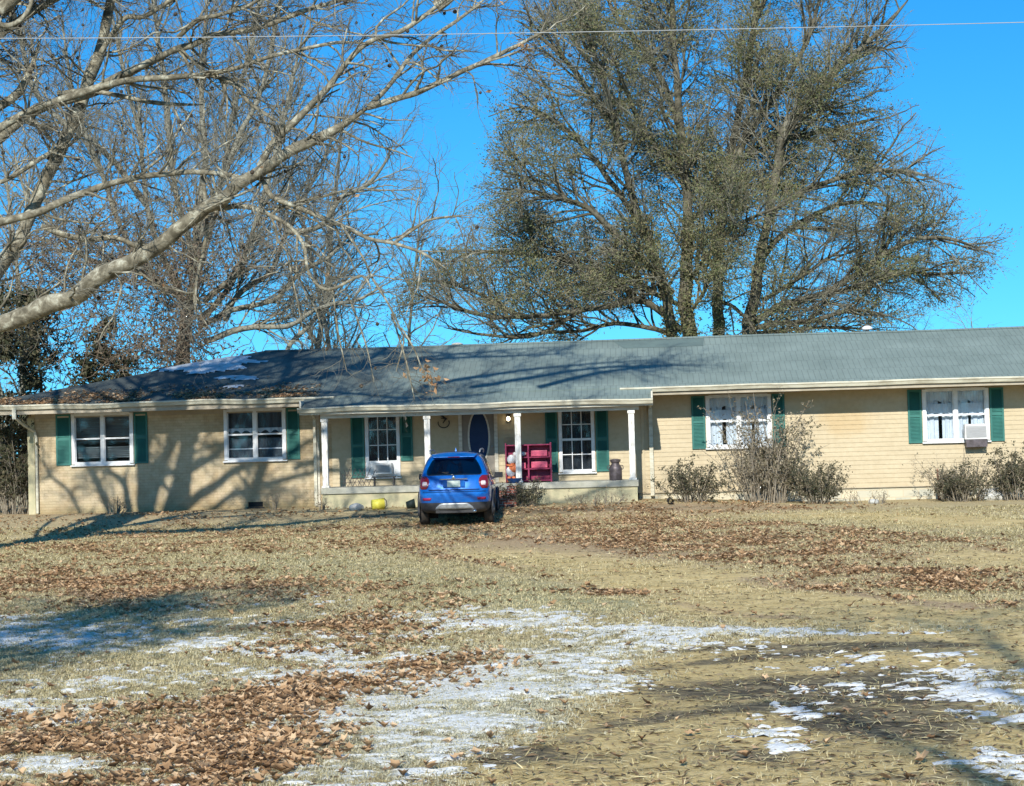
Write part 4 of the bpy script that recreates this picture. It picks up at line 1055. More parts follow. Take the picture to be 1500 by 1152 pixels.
class Tree:
    def __init__(s, levels, keep=None):
        s.thick = Branches(); s.fine = Branches(); s.levels = levels; s.tips = []; s.dirs = []; s.keep = keep; s.n = 0
    def limb(s, pts, rads, n=4, sides=10):
        rads = list(rads[:-1]) + [rads[-1] * .4]; P, Rr = smooth_poly(pts, rads, n); s.thick.add(P, Rr, sides); return P, Rr
    def spawn(s, P, Rr, lvl, t0=.15, dens=None):
        """children along a polyline"""
        if lvl >= len(s.levels): return
        cfg = s.levels[lvl]
        tot = sum((P[i + 1] - P[i]).length for i in range(len(P) - 1)); cnt = tot / (dens or cfg['gap'])
        cnt = int(cnt) + (1 if R.random() < cnt % 1 else 0)
        m = len(P) - 1
        for _ in range(cnt):
            t = t0 + (1 - t0) * R.random(); f = t * m; i = min(int(f), m - 1); f -= i
            p = P[i].lerp(P[i + 1], f); r = (Rr[i] * (1 - f) + Rr[i + 1] * f)
            ax = (P[i + 1] - P[i]).normalized(); side = ax.cross(rvec()).normalized()
            a = cfg['ang'] * R.uniform(.65, 1.3)
            d = ax * cos(a) + side * sin(a); d = (d + Vector((0, 0, cfg.get('up', 0)))).normalized()
            if cfg.get('pref'): d = (d + cfg['pref'](p) ).normalized()
            Ln = cfg['len'] * R.uniform(.5, 1.35) * (1 - .35 * t); rr = min(r * .62, cfg['r'] * R.uniform(.7, 1.3))
            end = p + d * Ln
            if s.keep and not s.keep(end): continue
            pts, rads = wander(p, d, Ln, rr, cfg['seg'], cfg['wob'], cfg.get('trop', 0))
            (s.thick if cfg['sides'] > 3 else s.fine).add(pts, rads, cfg['sides']); s.n += 1
            if cfg.get('tips'):
                for q in range(cfg['tips']):
                    k = R.random() ** .7 * (len(pts) - 1); j = min(int(k), len(pts) - 2); s.tips.append(tuple(pts[j].lerp(pts[j + 1], k - j))); s.dirs.append(tuple(d))
            s.spawn(pts, rads, lvl + 1)
def P_(lst, Y, dY=0):
    n = len(lst) - 1
    return [at(a, b, Y + (dY * i / max(n, 1))) for i, (a, b) in enumerate(lst)]

# ---- the big sycamore in the left foreground (its trunk stands just outside the frame)
TB = Vector((-11.55, 36.5, gz(-11.55, 36.5) - .1))
syc = empty('sycamore_tree', tuple(TB)); tag(syc, 'big bare sycamore reaching in from the left with pale patchy limbs and seed balls', 'tree')
lv = [dict(gap=.26, len=1.7, r=.026, ang=.95, seg=7, wob=.20, sides=5, up=.05),
      dict(gap=.21, len=.85, r=.0115, ang=.85, seg=5, wob=.22, sides=3, up=.0),
      dict(gap=.125, len=.5, r=.0052, ang=.8, seg=4, wob=.22, sides=3, up=.0, tips=1)]
T = Tree(lv)
def shade_pt(px, py, t): return on_wall(px, py) + SUN * (t / SUN.dot(Vector((-.162, -.992, .58))) if False else t * 1.16)
fork = TB + Vector((.0, .1, 2.9))
trunk, tr_ = T.limb([TB - Vector((0, 0, .3)), TB + Vector((0, 0, .35)), TB + Vector((.03, .02, 1.5)), fork], [.62, .46, .40, .44], 5, 16)
def stem(pix, rads, t, start=None, sp=True, dt=0, dens=None):
    pts = [shade_pt(a, b, t + dt * i / max(1, len(pix) - 1)) for i, (a, b) in enumerate(pix)]
    if start is not None: pts = start + pts; rads = [rads[0] * 1.15] * len(start) + rads
    P, Rr = T.limb(pts, rads, 4, 10)
    if sp: T.spawn(P, Rr, 0, .72, dens)
    return P, Rr
# stems whose shadows fall on the brick wall
s1, r1 = stem([(218, 760), (214, 700), (210, 655), (206, 600), (190, 520)], [.26, .24, .20, .16, .10], 12.2, [fork - Vector((0, 0, .4)), fork + Vector((.0, .0, 1.6))], dens=.9)
s2, r2 = stem([(262, 758), (268, 700), (275, 640), (283, 600), (300, 500)], [.27, .25, .22, .19, .12], 12.6, [fork - Vector((0, 0, .3)), fork + Vector((.25, .0, 1.7))], dens=.9)
stem([(214, 722), (240, 668), (262, 635), (284, 600)], [.12, .13, .11, .09], 12.3, dens=2)
stem([(262, 728), (229, 700), (256, 692), (283, 686), (328, 655), (350, 600)], [.05, .06, .09, .10, .09, .06], 12.5, dens=1.2)
stem([(268, 748), (300, 722), (345, 690), (380, 676), (417, 667), (458, 645), (500, 620)], [.15, .12, .10, .085, .075, .065, .05], 12.7, dens=1.3)
stem([(380, 676), (421, 674), (492, 688), (540, 690)], [.05, .05, .045, .03], 12.9, dens=1.4)
stem([(345, 690), (365, 715), (392, 744)], [.04, .035, .03], 12.6, sp=False)
stem([(192, 765), (186, 725), (178, 705), (160, 690), (140, 660)], [.11, .10, .08, .06, .04], 12.0, [fork - Vector((.1, 0, .5)), fork + Vector((-.5, 0, 1.5))], dens=1.0)
stem([(186, 722), (184, 700), (190, 680)], [.05, .05, .04], 12.0, sp=False)
stem([(120, 760), (100, 720), (70, 690), (60, 640)], [.05, .05, .04, .03], 11.6, [fork - Vector((0, 0, .1)), fork + Vector((-1.2, 0, 2.0))], dens=.7)
# limbs that show in the picture
def vis(pix, rp, Y, dY=0, start=None, dens=None, lvl=0, sides=10, t0=.1, n=4, sp=True):
    pts = P_(pix, Y, dY); rads = [r / F * Y * .76 for r in rp]
    if start: pts = start + pts; rads = [rads[0] * 1.1] * len(start) + rads
    P, Rr = T.limb(pts, rads, n, sides)
    if sp: T.spawn(P, Rr, lvl, t0, dens)
    return P, Rr
vis([(-60, 492), (0, 474), (60, 450), (110, 432), (150, 408), (200, 378), (250, 345), (300, 305), (330, 288), (380, 248), (440, 215), (490, 190), (540, 158)], [20, 18, 17, 17, 17, 15, 14, 13, 12, 11, 10, 8, 7], 36.0, -2.5, [fork - Vector((0, .1, .3))])
vis([(540, 158), (580, 145), (620, 132), (670, 108), (715, 88), (760, 66), (790, 50), (815, 42)], [6.5, 6, 5.5, 5, 4.5, 3.8, 2.8, 2], 33.5, -.8, dens=.34)
vis([(380, 245), (400, 208), (430, 180), (470, 140), (500, 100), (540, 62), (590, 45), (640, 10), (670, -20)], [8, 7, 6.5, 6, 5.5, 5, 4.5, 4, 3.5], 34.4, -1.5)
vis([(540, 158), (575, 120), (605, 78), (640, 50), (690, 15), (720, -10)], [5, 4.6, 4.2, 3.8, 3.2, 2.6], 33.5, 1.0, dens=.36)
vis([(-140, 560), (-40, 440), (20, 360), (45, 310), (70, 255), (95, 205), (120, 150), (140, 90), (155, 40), (165, -10), (175, -70)], [17, 16, 14, 13, 12.5, 12.5, 12, 11, 10, 9, 8], 36.6, 1.0, [fork - Vector((0, 0, .2))])
vis([(-80, 260), (0, 190), (40, 165), (90, 145), (140, 130), (200, 116), (260, 113), (310, 112), (345, 125), (365, 150), (390, 168), (412, 182)], [8, 7.5, 7.5, 7, 7, 6.2, 5.5, 5, 4.5, 4, 3.5, 3], 36.3, -1.0)
vis([(140, 130), (175, 113), (215, 92), (257, 73), (285, 65), (312, 52), (360, 45), (400, 35), (450, 14), (500, 0), (540, -20)], [7.5, 7, 7, 6.5, 6.5, 6, 5.5, 5, 4.5, 4, 3], 36.2, -1.0)
vis([(-60, 330), (0, 325), (45, 315), (95, 295), (145, 275), (190, 262), (230, 256), (285, 252), (330, 256), (362, 262)], [8, 8, 7.5, 7, 6.5, 6, 5.5, 5, 5, 4.5], 35.4, -.8, dens=.36)
vis([(340, 262), (380, 262), (400, 288), (440, 306), (500, 330), (540, 350), (577, 356), (620, 372), (655, 395)], [4, 5, 5, 5, 4.5, 4, 3.6, 3, 2], 34.5, -1.0, dens=.30)
vis([(577, 356), (600, 340), (626, 324), (655, 318), (690, 316)], [3.2, 3, 2.8, 2.2, 1.6], 33.8, -.5, dens=.28)
vis([(320, 307), (345, 303), (375, 306), (405, 320), (428, 335), (445, 360), (452, 400), (480, 425), (530, 405), (545, 430)], [5, 5, 5, 4.5, 4, 3.6, 3.2, 3, 2.6, 2], 34.6, -1, dens=.30)
vis([(295, 250), (300, 290), (303, 330), (300, 360), (290, 400), (285, 440), (290, 470)], [4, 4, 4, 3.6, 3.2, 2.6, 2], 35.0, 0, dens=.34)
vis([(60, 330), (95, 345), (135, 352), (170, 350), (205, 362), (240, 352)], [6, 6, 6, 5.5, 5, 4], 37.0, .5)
vis([(-60, 40), (-20, 32), (12, 38), (32, 28), (45, 8), (52, -20)], [6, 6, 5.5, 5, 4, 3], 35.5, 0)
vis([(145, 85), (180, 28), (210, 25), (250, 0), (280, -20)], [6, 5, 4.5, 4, 3.5], 36.5, -1)
vis([(262, 55), (290, 30), (320, 22), (365, 8), (400, -15)], [5, 4.5, 4, 3.5, 3], 35.6, -1)
vis([(0, 268), (50, 240), (100, 205)], [4, 5, 5], 36, 0)
vis([(300, 112), (350, 98), (400, 82), (450, 72), (500, 62), (560, 66)], [4, 4, 4, 3.5, 3, 2], 35.5, -1)
# the pendulous twig hanging before the roof
vis([(500, 330), (530, 375), (548, 412), (570, 447), (586, 480), (592, 500), (584, 530), (580, 545)], [2.6, 2.4, 2.4, 2.2, 2, 1.8, 1.6, 1.2], 33.9, -.4, dens=.24, lvl=1, sides=6, n=3)
P0, R0 = vis([(588, 480), (606, 510), (620, 545), (636, 572)], [1.6, 1.5, 1.3, 1.0], 33.5, 0, dens=.2, lvl=1, sides=5, n=3)
for (a, b) in ((470, 520), (500, 545), (440, 500), (540, 560), (600, 590)):
    vis([(a - 30 + R.uniform(-20, 20), b - 130), (a - 5, b - 60), (a + 8, b)], [2, 1.8, 1.2], 34 + R.random(), 0, dens=.22, lvl=1, sides=5, n=3)
# crown above the frame and behind it
for pix, dy in (([(-165, 300), (-60, 100), (60, -60), (200, -200), (380, -330)], 2), ([(-165, 200), (-80, -60), (0, -250), (60, -450)], 0), ([(0, 20), (120, -100), (260, -200), (420, -260), (620, -300)], -1),
                ([(175, -70), (260, -180), (300, -300), (340, -420)], 1), ([(400, -15), (480, -80), (580, -140), (700, -190), (850, -230)], -1.5), ([(500, 0), (600, -60), (720, -120), (850, -140), (960, -150)], -1),
                ([(-200, -40), (-60, -90), (80, -120), (230, -150), (380, -120)], 3), ([(-150, -160), (0, -190), (160, -210), (330, -230), (480, -190)], 0), ([(-100, 0), (60, -40), (200, -60), (340, -50), (470, -70)], -2),
                ([(100, -80), (240, -110), (400, -130), (560, -110), (700, -90)], 1.5), ([(0, -240), (150, -290), (320, -310), (500, -280)], 2), ([(-250, -200), (-120, -120), (20, -60), (150, -30)], 1),
                ([(-160, 350), (-250, 150), (-330, -50), (-400, -200)], 2), ([(100, -100), (90, -240), (120, -380), (160, -500)], 3), ([(640, 10), (720, -60), (800, -100), (900, -120)], -.5)):
    vis(pix, [13, 11, 8, 6, 4][:len(pix)], 36.0, dy, dens=.26)
for P, Rr in ((s1, r1), (s2, r2)):
    for q in range(7):
        i = R.randrange(len(P) // 2, len(P)); d = Vector((R.uniform(-.8, 1.0), R.uniform(-1, 1), R.uniform(.3, 1))).normalized()
        pp, rr = wander(P[i], d, R.uniform(3.5, 6.5), Rr[i] * .5, 8, .13, .04, .25); T.thick.add(pp, rr, 7); T.spawn(pp, rr, 0, .2, .42)
print('sycamore branches', T.n)
T.thick.build('trunk', M['bark_syc'], None).name = 'trunk'
tk = bpy.data.objects['trunk']
tw = T.fine.build('twigs', M['twig_syc'], None)
def under(o, root):
    o.parent = root; o.matrix_parent_inverse = Matrix.Translation(-root.location)
for o in (tk, tw): under(o, syc)
tips = [t for t in T.tips]
sel = R.sample(tips, min(520, len(tips)))
ico = bmesh.new(); bmesh.ops.create_icosphere(ico, subdivisions=1, radius=1); iv = np.array([v.co[:] for v in ico.verts]); iff = np.array([[v.index for v in f.verts] for f in ico.faces]); ico.free()
cs = np.array(sel); rs = np.random.RandomState(2); rr = .030 + .016 * rs.rand(len(cs))
drop = .06 * rs.rand(len(cs)); cs[:, 2] -= drop
V = (cs[:, None, :] + iv[None] * rr[:, None, None]).reshape(-1, 3); Fq = (iff[None] + (np.arange(len(cs)) * len(iv))[:, None, None]).reshape(-1, 3)
o = npmesh('seed_balls', V, Fq, M['seed'], None, True); o['kind'] = 'stuff'; under(o, syc)
# few clinging dead leaves
dl = [tuple(P0[-1] + Vector((R.gauss(0, .10), R.gauss(0, .12), R.uniform(-.1, .45)))) for _ in range(24)] + [t for t in R.sample(tips, 160)] + [tuple(at(625, 540, 33.5) + Vector((R.gauss(0, .06), R.gauss(0, .1), R.gauss(0, .13)))) for _ in range(26)]
dl += [tuple(at(768, 70, 32.7) + Vector((R.gauss(0, .1), R.gauss(0, .1), R.gauss(0, .1)))) for _ in range(20)]
o = leaves_mesh('dead_leaves', dl, .11, M['leaf_brown'], None, seed=4); o['kind'] = 'stuff'; under(o, syc)

# ---- willow oak behind the house
OY = 64.0
def inpoly(px, py, poly):
    c = False; n = len(poly)
    for i in range(n):
        x1, y1 = poly[i]; x2, y2 = poly[(i + 1) % n]
        if (y1 > py) != (y2 > py) and px < (x2 - x1) * (py - y1) / (y2 - y1) + x1: c = not c
    return c
def w2o(p):      # world -> elevation outline coordinates (X, Z) at the tree's own plane
    return p.x, p.z
def outline(lst, Y): return [(q.x, q.z) for q in (at(a, b, Y) for a, b in lst)]
oak_out = outline([(780, -160), (760, 0), (742, 60), (728, 130), (722, 190), (708, 260), (670, 330), (630, 370), (590, 390), (570, 440), (585, 485), (650, 480), (690, 495), (720, 520), (1290, 520), (1330, 492), (1400, 455), (1440, 430), (1465, 380), (1452, 340), (1400, 290), (1385, 240), (1372, 200), (1335, 165), (1308, 130), (1335, 95), (1332, 60), (1310, 10), (1300, -160)], OY)
def okeep(p): return inpoly(p.x + .5 * noise.noise(p * .9), p.z + .5 * noise.noise(p * .9 + Vector((4, 4, 4))), oak_out)
ob = at(1040, 520, OY)
oak = empty('oak_tree', (ob.x, OY, gz(ob.x, OY))); tag(oak, 'huge oak behind the right half of the house with several trunks and sparse olive foliage', 'tree')
lv = [dict(gap=.30, len=3.0, r=.045, ang=.8, seg=7, wob=.14, sides=5, up=.12),
      dict(gap=.28, len=1.6, r=.020, ang=.75, seg=5, wob=.17, sides=3, up=.02),
      dict(gap=.24, len=.8, r=.010, ang=.6, seg=4, wob=.15, sides=3, tips=6)]
T = Tree(lv, okeep)
gzb = gz(ob.x, OY)
def oakl(pix, rp, dY=0, Y=OY, dens=None, base=False, t0=.12):
    pts = P_(pix, Y, dY); rads = [r / F * Y * .8 for r in rp]
    if base: pts = [Vector((pts[0].x, pts[0].y, gzb - .3))] + pts; rads = [rads[0] * 1.25] + rads
    P, Rr = T.limb(pts, rads, 4, 10); T.spawn(P, Rr, 0, t0, dens); return P
oakl([(1012, 500), (1005, 440), (1008, 330), (1000, 230), (990, 110), (985, 20), (978, -120)], [15, 13, 10, 8.5, 6.5, 5, 3], -1, base=True, t0=.35)
oakl([(985, 505), (978, 440), (960, 380), (930, 300), (905, 200), (880, 110), (850, 20), (840, -80)], [10, 9, 8, 7, 6, 5, 4, 3], -3, dens=.40)
oakl([(1004, 215), (975, 130), (940, 70), (900, 20), (870, -50)], [6, 5.5, 5, 4, 3], 2)
oakl([(1055, 505), (1052, 420), (1058, 300), (1075, 200), (1095, 100), (1110, 0), (1125, -100)], [11, 9.5, 8, 7, 6, 5, 4], 2, OY + .8, base=True, t0=.35)
oakl([(1095, 505), (1108, 420), (1120, 350), (1135, 260), (1150, 190), (1185, 148), (1240, 90), (1300, 35), (1330, 0)], [12, 10, 8.5, 8, 8, 6.5, 5, 4, 3], -1, OY - .4, base=True, t0=.35)
oakl([(1150, 205), (1195, 195), (1245, 185), (1290, 170)], [5, 5, 4, 2.5], -1.5)
oakl([(1060, 280), (1090, 210), (1150, 120), (1190, 40), (1210, -60)], [5, 5, 4.5, 4, 3], 2)
oakl([(1120, 320), (1170, 285), (1225, 262), (1280, 250), (1335, 252), (1378, 268)], [5.5, 5, 4.5, 4, 3, 2], -2)
oakl([(1104, 400), (1150, 340), (1230, 300), (1290, 300), (1320, 312)], [5, 5, 4.5, 3, 2], 2.5)
oakl([(1096, 480), (1140, 450), (1200, 432), (1250, 405), (1300, 370), (1350, 350), (1400, 352), (1450, 372)], [7, 6.5, 6, 5.5, 5, 4, 3, 2], -2)
oakl([(1200, 432), (1260, 420), (1320, 400), (1370, 402), (1430, 400)], [5, 4.5, 4, 3, 2], 1.5)
oakl([(1097, 488), (1130, 474), (1190, 470), (1250, 455), (1310, 465)], [5, 4.5, 4, 3.5, 2], -1.5)
oakl([(1000, 485), (960, 450), (930, 440), (895, 448), (850, 455), (800, 462), (740, 465), (690, 458), (640, 440), (605, 430)], [7, 6.5, 6, 5.5, 5, 4.5, 4, 3.5, 3, 2], -2, dens=.22)
oakl([(760, 463), (700, 430), (650, 412), (600, 415)], [4, 3.5, 3, 2], .5, dens=.2)
oakl([(850, 455), (790, 490), (720, 492), (650, 480)], [4, 3.5, 3, 2], .5, dens=.2)
oakl([(990, 495), (950, 480), (900, 475), (850, 485), (800, 488), (740, 492)], [5, 4.5, 4, 3.5, 3, 2], 2, dens=.2)
oakl([(1050, 440), (1075, 450), (1095, 470), (1110, 492)], [4, 3.5, 3, 2], -2, dens=.2)
oakl([(1010, 460), (1030, 430), (1045, 400), (1075, 380)], [4, 3.5, 3, 2], -2, dens=.2)
oakl([(1100, 490), (1150, 484), (1220, 480), (1290, 484)], [4, 3.5, 3, 2], 2, dens=.2)
oakl([(1115, 440), (1160, 415), (1210, 380), (1260, 350)], [4.5, 4, 3, 2], -1, dens=.26)
oakl([(1000, 450), (960, 430), (915, 400), (870, 385)], [4.5, 4, 3, 2], -1, dens=.22)
oakl([(985, 430), (950, 390), (905, 345), (860, 305), (815, 290), (770, 280), (725, 275)], [6, 6, 5.5, 5, 4, 3, 2], -3, dens=.24)
oakl([(935, 440), (880, 400), (820, 380), (760, 372), (700, 370), (655, 385)], [5, 5, 4.5, 4, 3, 2], 1.5, dens=.22)
oakl([(940, 330), (890, 260), (840, 200), (790, 165), (745, 150)], [5.5, 5, 4.5, 4, 2.5], 2)
oakl([(905, 200), (860, 130), (820, 80), (780, 45), (755, 30)], [5, 4.5, 4, 3, 2], -1)
oakl([(880, 110), (840, 60), (810, 0), (800, -60)], [4, 4, 3.5, 3], 1.5)
oakl([(1008, 330), (1060, 270), (1110, 215), (1180, 170)], [5, 5, 4, 3], 3)
oakl([(1000, 260), (950, 200), (920, 140), (900, 90)], [5, 4.5, 4, 3], -3)
oakl([(1005, 420), (1040, 370), (1080, 330), (1150, 300)], [5, 4.5, 4, 3], -3.5)
oakl([(1240, 90), (1270, 70), (1310, 75)], [4, 3.5, 2], 1)
# ivy climbing the oak trunks
iv_ = []
for pix in ([(1012, 500), (1005, 440), (1008, 330)], [(1055, 505), (1052, 420), (1057, 330)], [(1095, 505), (1108, 420), (1120, 350)], [(985, 505), (978, 440), (965, 390)]):
    pp = P_(pix, OY - .3)
    for _ in range(1300):
        t = R.random() ** 1.4 * (len(pp) - 1); i = min(int(t), len(pp) - 2); q = pp[i].lerp(pp[i + 1], t - i); iv_.append(tuple(q + Vector((R.gauss(0, .17), R.gauss(0, .2), R.gauss(0, .15)))))
ivy = leaves_mesh('ivy_leaves', iv_, .11, M['leaf_oak'], None, seed=15); ivy['kind'] = 'stuff'
print('oak branches', T.n, len(T.tips))
o1 = T.thick.build('trunk', M['bark_oak'], None); o2 = T.fine.build('twigs', M['twig_oak'], None)
tp = []; dd = []
for p, d in zip(T.tips, T.dirs):
    v = Vector(p)
    f = 1.3 * noise.noise(v * .42) + .7 * noise.noise(v * 1.3)
    side = .20 if v.x < at(1150, 300, OY).x else -.02
    if f + side > R.uniform(-.35, .65): tp.append(p); dd.append(d)
tp = np.array(tp); dd = np.array(dd); rs = np.random.RandomState(9)
tp2 = np.concatenate([tp + rs.normal(size=tp.shape) * np.array([.16, .16, .07]) for _ in range(3)]); dd2 = np.concatenate([dd, dd, dd])
o3 = leaves_mesh('leaves', tp2, .10, M['leaf_oak'], None, seed=5, aspect=.30, dirs=dd2); o3['kind'] = 'stuff'
print('oak leaves', len(tp2))
for o in (o1, o2, o3, ivy): under(o, oak)

# ---- bare vine-hung tree behind the left wing
BY = 60.0
bb = at(285, 525, BY); bt = empty('bare_tree', (bb.x, BY, gz(bb.x, BY))); tag(bt, 'tall bare vine-hung tree fanning up behind the left wing of the house', 'tree')
lv = [dict(gap=.31, len=2.6, r=.030, ang=.55, seg=7, wob=.15, sides=5, up=.25),
      dict(gap=.24, len=1.35, r=.016, ang=.6, seg=5, wob=.18, sides=3, up=.1),
      dict(gap=.26, len=.62, r=.010, ang=.65, seg=4, wob=.2, sides=3, tips=1)]
T = Tree(lv)
def bl(pix, rp, dY=0, Y=BY, dens=None, base=False, t0=.12):
    pts = P_(pix, Y, dY); rads = [r / F * Y * .72 for r in rp]
    if base: pts = [Vector((pts[0].x, pts[0].y, gz(pts[0].x, pts[0].y) - .3))] + pts; rads = [rads[0] * 1.2] + rads
    P, Rr = T.limb(pts, rads, 4, 8); T.spawn(P, Rr, 0, t0, dens); return P
bl([(268, 530), (272, 470), (285, 400), (290, 320), (300, 240), (295, 150), (300, 60), (305, -60)], [14, 12, 10, 8, 6.5, 5, 4, 3], 0, base=True, t0=.25)
for pix in ([(275, 450), (240, 380), (215, 300), (205, 200), (180, 100), (160, 0), (150, -80)], [(285, 420), (310, 330), (330, 240), (345, 150), (370, 60), (385, -50)], [(285, 380), (262, 300), (248, 210), (240, 110), (225, 10), (220, -70)],
            [(290, 470), (330, 430), (360, 370), (385, 290), (410, 200), (430, 110), (450, 20)], [(288, 360), (320, 280), (350, 200), (380, 140), (400, 60), (420, -40)], [(330, 470), (350, 430), (395, 400), (420, 340), (450, 280), (480, 220), (500, 150)],
            [(270, 440), (220, 400), (180, 340), (150, 260), (120, 180), (100, 100), (90, 10)], [(300, 440), (350, 400), (352, 385)], [(290, 480), (340, 455), (400, 440), (440, 400), (490, 370), (520, 330)], [(300, 500), (360, 480), (420, 478), (470, 450), (520, 440), (560, 420)],
            [(250, 430), (190, 390), (130, 380), (80, 340), (40, 290), (20, 220)], [(420, 340), (470, 330), (500, 290), (540, 270), (570, 230)], [(215, 300), (150, 220), (60, 150), (30, 60), (10, -20)]):
    bl(pix, [6.5, 6, 5, 4.5, 4, 3, 2.5][:len(pix)], R.uniform(-3, 3))
bl([(420, 520), (430, 500), (460, 470), (480, 440), (500, 400)], [5, 5, 4, 3, 2], 1)
print('bare', T.n)
o1 = T.thick.build('trunk', M['bark_bg'], None); o2 = T.fine.build('twigs', M['bark_bg'], None)
for o in (o1, o2): under(o, bt)
# dry vines tangled round it
T2 = Branches(); vt = []
def vinebox(cx, cy, sx, sy, n, Y, sd=1.2):
    for _ in range(n):
        p = at(R.gauss(cx, sx), min(R.gauss(cy, sy), 540), Y + R.gauss(0, sd)); pts, rads = wander(p, rvec() + Vector((0, 0, -.3)), R.uniform(.5, 1.9), R.uniform(.008, .018), 8, .45)
        T2.add(pts, rads, 3)
        for q in pts[::2]: vt.append(tuple(q))
vinebox(268, 455, 30, 55, 520, BY - 1); vinebox(215, 400, 50, 35, 380, BY - 1.2); vinebox(345, 360, 70, 45, 220, BY - 1); vinebox(110, 370, 80, 45, 420, BY - 1.2); vinebox(180, 290, 80, 50, 160, BY - 1); vinebox(190, 515, 70, 18, 420, BY - 2); vinebox(60, 440, 60, 50, 400, BY - 2)
o1 = T2.build('vines', M['bark_vine'], None); o1['kind'] = 'stuff'
o2 = leaves_mesh('vine_leaves', [v for v in vt if R.random() < .8], .12, M['leaf_vine'], None, seed=8); o2['kind'] = 'stuff'
for o in (o1, o2): under(o, bt)

# ---- generic background tree
def bgtree(name, px, py, Y, pix_h, spread, label, cat, leafmat, leafn, lsize, group=None, bark='bark_bg', gap=.45, vert=.35):
    b = at(px, py, Y); zg = gz(b.x, Y); top = at(px, pix_h, Y).z; root = empty(name, (b.x, Y, zg)); tag(root, label, cat, group)
    H = top - zg
    lv = [dict(gap=gap, len=H * spread, r=.04, ang=.9, seg=6, wob=.16, sides=5, up=vert), dict(gap=gap * .7, len=H * spread * .45, r=.016, ang=.8, seg=5, wob=.2, sides=3), dict(gap=.3, len=.5, r=.009, ang=.8, seg=3, wob=.2, sides=3, tips=3)]
    T = Tree(lv); pts, rads = wander(Vector((b.x, Y, zg - .2)), Vector((R.uniform(-.1, .1), 0, 1)), H * .95, .04 + H * .007, 10, .05, .05, .2)
    T.thick.add(pts, rads, 8); T.spawn(pts, rads, 0, .15)
    o = [T.thick.build('trunk', M[bark], None), T.fine.build('twigs', M[bark], None)]
    if leafn:
        t = [R.choice(T.tips) for _ in range(leafn)]; t = np.array(t) + np.random.RandomState(int(px) + 5).normal(size=(leafn, 3)) * .14
        q = leaves_mesh('leaves', t, lsize, M[leafmat], None, seed=int(px) + 7); q['kind'] = 'stuff'; o.append(q)
    for q in o: under(q, root)
    return root
bgtree('evergreen_tree', 70, 560, 57, 440, .27, 'dark evergreen beyond the left end of the house, nearest the left frame edge', 'tree', 'leaf_dark', 9000, .15, 'evergreens beyond the left end')
bgtree('evergreen_tree', 150, 560, 58, 480, .27, 'dark evergreen beyond the left end, closest to the vine-hung trunk', 'tree', 'leaf_dark', 8000, .14, 'evergreens beyond the left end')
bgtree('evergreen_tree', 5, 560, 56, 470, .30, 'dark evergreen cut by the left frame edge behind the brush', 'tree', 'leaf_dark', 7000, .14, 'evergreens beyond the left end')
bgtree('bare_tree', 40, 560, 66, 120, .20, 'thin bare tree far behind the leaning sycamore stem at the left edge', 'tree', None, 0, 0)
bgtree('bare_tree', 500, 520, 70, 190, .26, 'bare tree behind the roof between the vine-hung tree and the oak', 'tree', None, 0, 0, gap=.38)
bgtree('bare_tree', 590, 520, 74, 290, .30, 'smallest bare tree behind the roof where the oak foliage begins', 'tree', None, 0, 0, gap=.38)
bgtree('bare_tree', 430, 520, 66, 90, .22, 'bare grey tree behind the roof just right of the vine-hung tree', 'tree', None, 0, 0, gap=.4)
bgtree('bare_tree', 1395, 500, 72, 462, .45, 'tiny bare treetop showing above the roof right of the oak', 'tree', None, 0, 0, gap=.3)
bgtree('bare_tree', 1330, 500, 72, 478, .45, 'bare treetop just above the roof under the right side of the oak crown', 'tree', None, 0, 0, gap=.3)
# brush beyond the left end of the house
def shrub(name, px, Y, hgt, wid, label, cat, leafmat, nstem, leafn, lsize, group=None, spreadang=.55, arch=-.03, bark='bark_shrub', sr=.012, gap=.16, twl=.35, zoff=0):
    b = at(px, 730, Y); zg = gz(b.x, Y); root = empty(name, (b.x, Y, zg)); tag(root, label, cat, group)
    lv = [dict(gap=gap, len=twl, r=.006, ang=.8, seg=4, wob=.2, sides=3, tips=3), dict(gap=gap * .8, len=twl * .45, r=.0035, ang=.8, seg=3, wob=.2, sides=3, tips=3)]
    T = Tree(lv)
    for i in range(nstem):
        a = R.random() * 2 * pi; rr = wid * .25 * sqrt(R.random()); p = Vector((b.x + rr * cos(a), Y + rr * sin(a) * .6, zg - .05))
        d = Vector((cos(a) * spreadang * R.random(), sin(a) * spreadang * R.random() * .7, 1)); Lh = hgt * R.uniform(.6, 1.12)
        pts, rads = wander(p, d, Lh, sr * R.uniform(.7, 1.4), 7, .12, arch, .3); T.fine.add(pts, rads, 4) if False else T.thick.add(pts, rads, 4); T.spawn(pts, rads, 0, .2)
    o = [T.thick.build('stems', M[bark], None), T.fine.build('twigs', M[bark], None)]
    if leafn:
        t = np.array([R.choice(T.tips) for _ in range(leafn)]) + np.random.RandomState(abs(int(px))).normal(size=(leafn, 3)) * .035
        q = leaves_mesh('leaves', t, lsize, M[leafmat], None, seed=abs(int(px)) + 1); q['kind'] = 'stuff'; o.append(q)
    for q in o: under(q, root)
    return root
shrub('brush', 14, 50.5, 3.0, 2.4, 'tall dark tangled brush against the left end of the house', 'brush', 'leaf_dark', 60, 5200, .11, None, .35, -.02, gap=.24, twl=.6)
shrub('brush', -30, 52, 3.4, 2.6, 'tall dark brush at the left frame edge behind the nearer brush', 'brush', 'leaf_dark', 50, 4600, .12, None, .35, -.02, gap=.24, twl=.6)
shrub('shrub', 768, 46.5, .62, 1.3, 'low dull shrub in front of the porch base right of the blue car', 'shrub', 'leaf_shrub', 34, 1700, .055, None, .9)
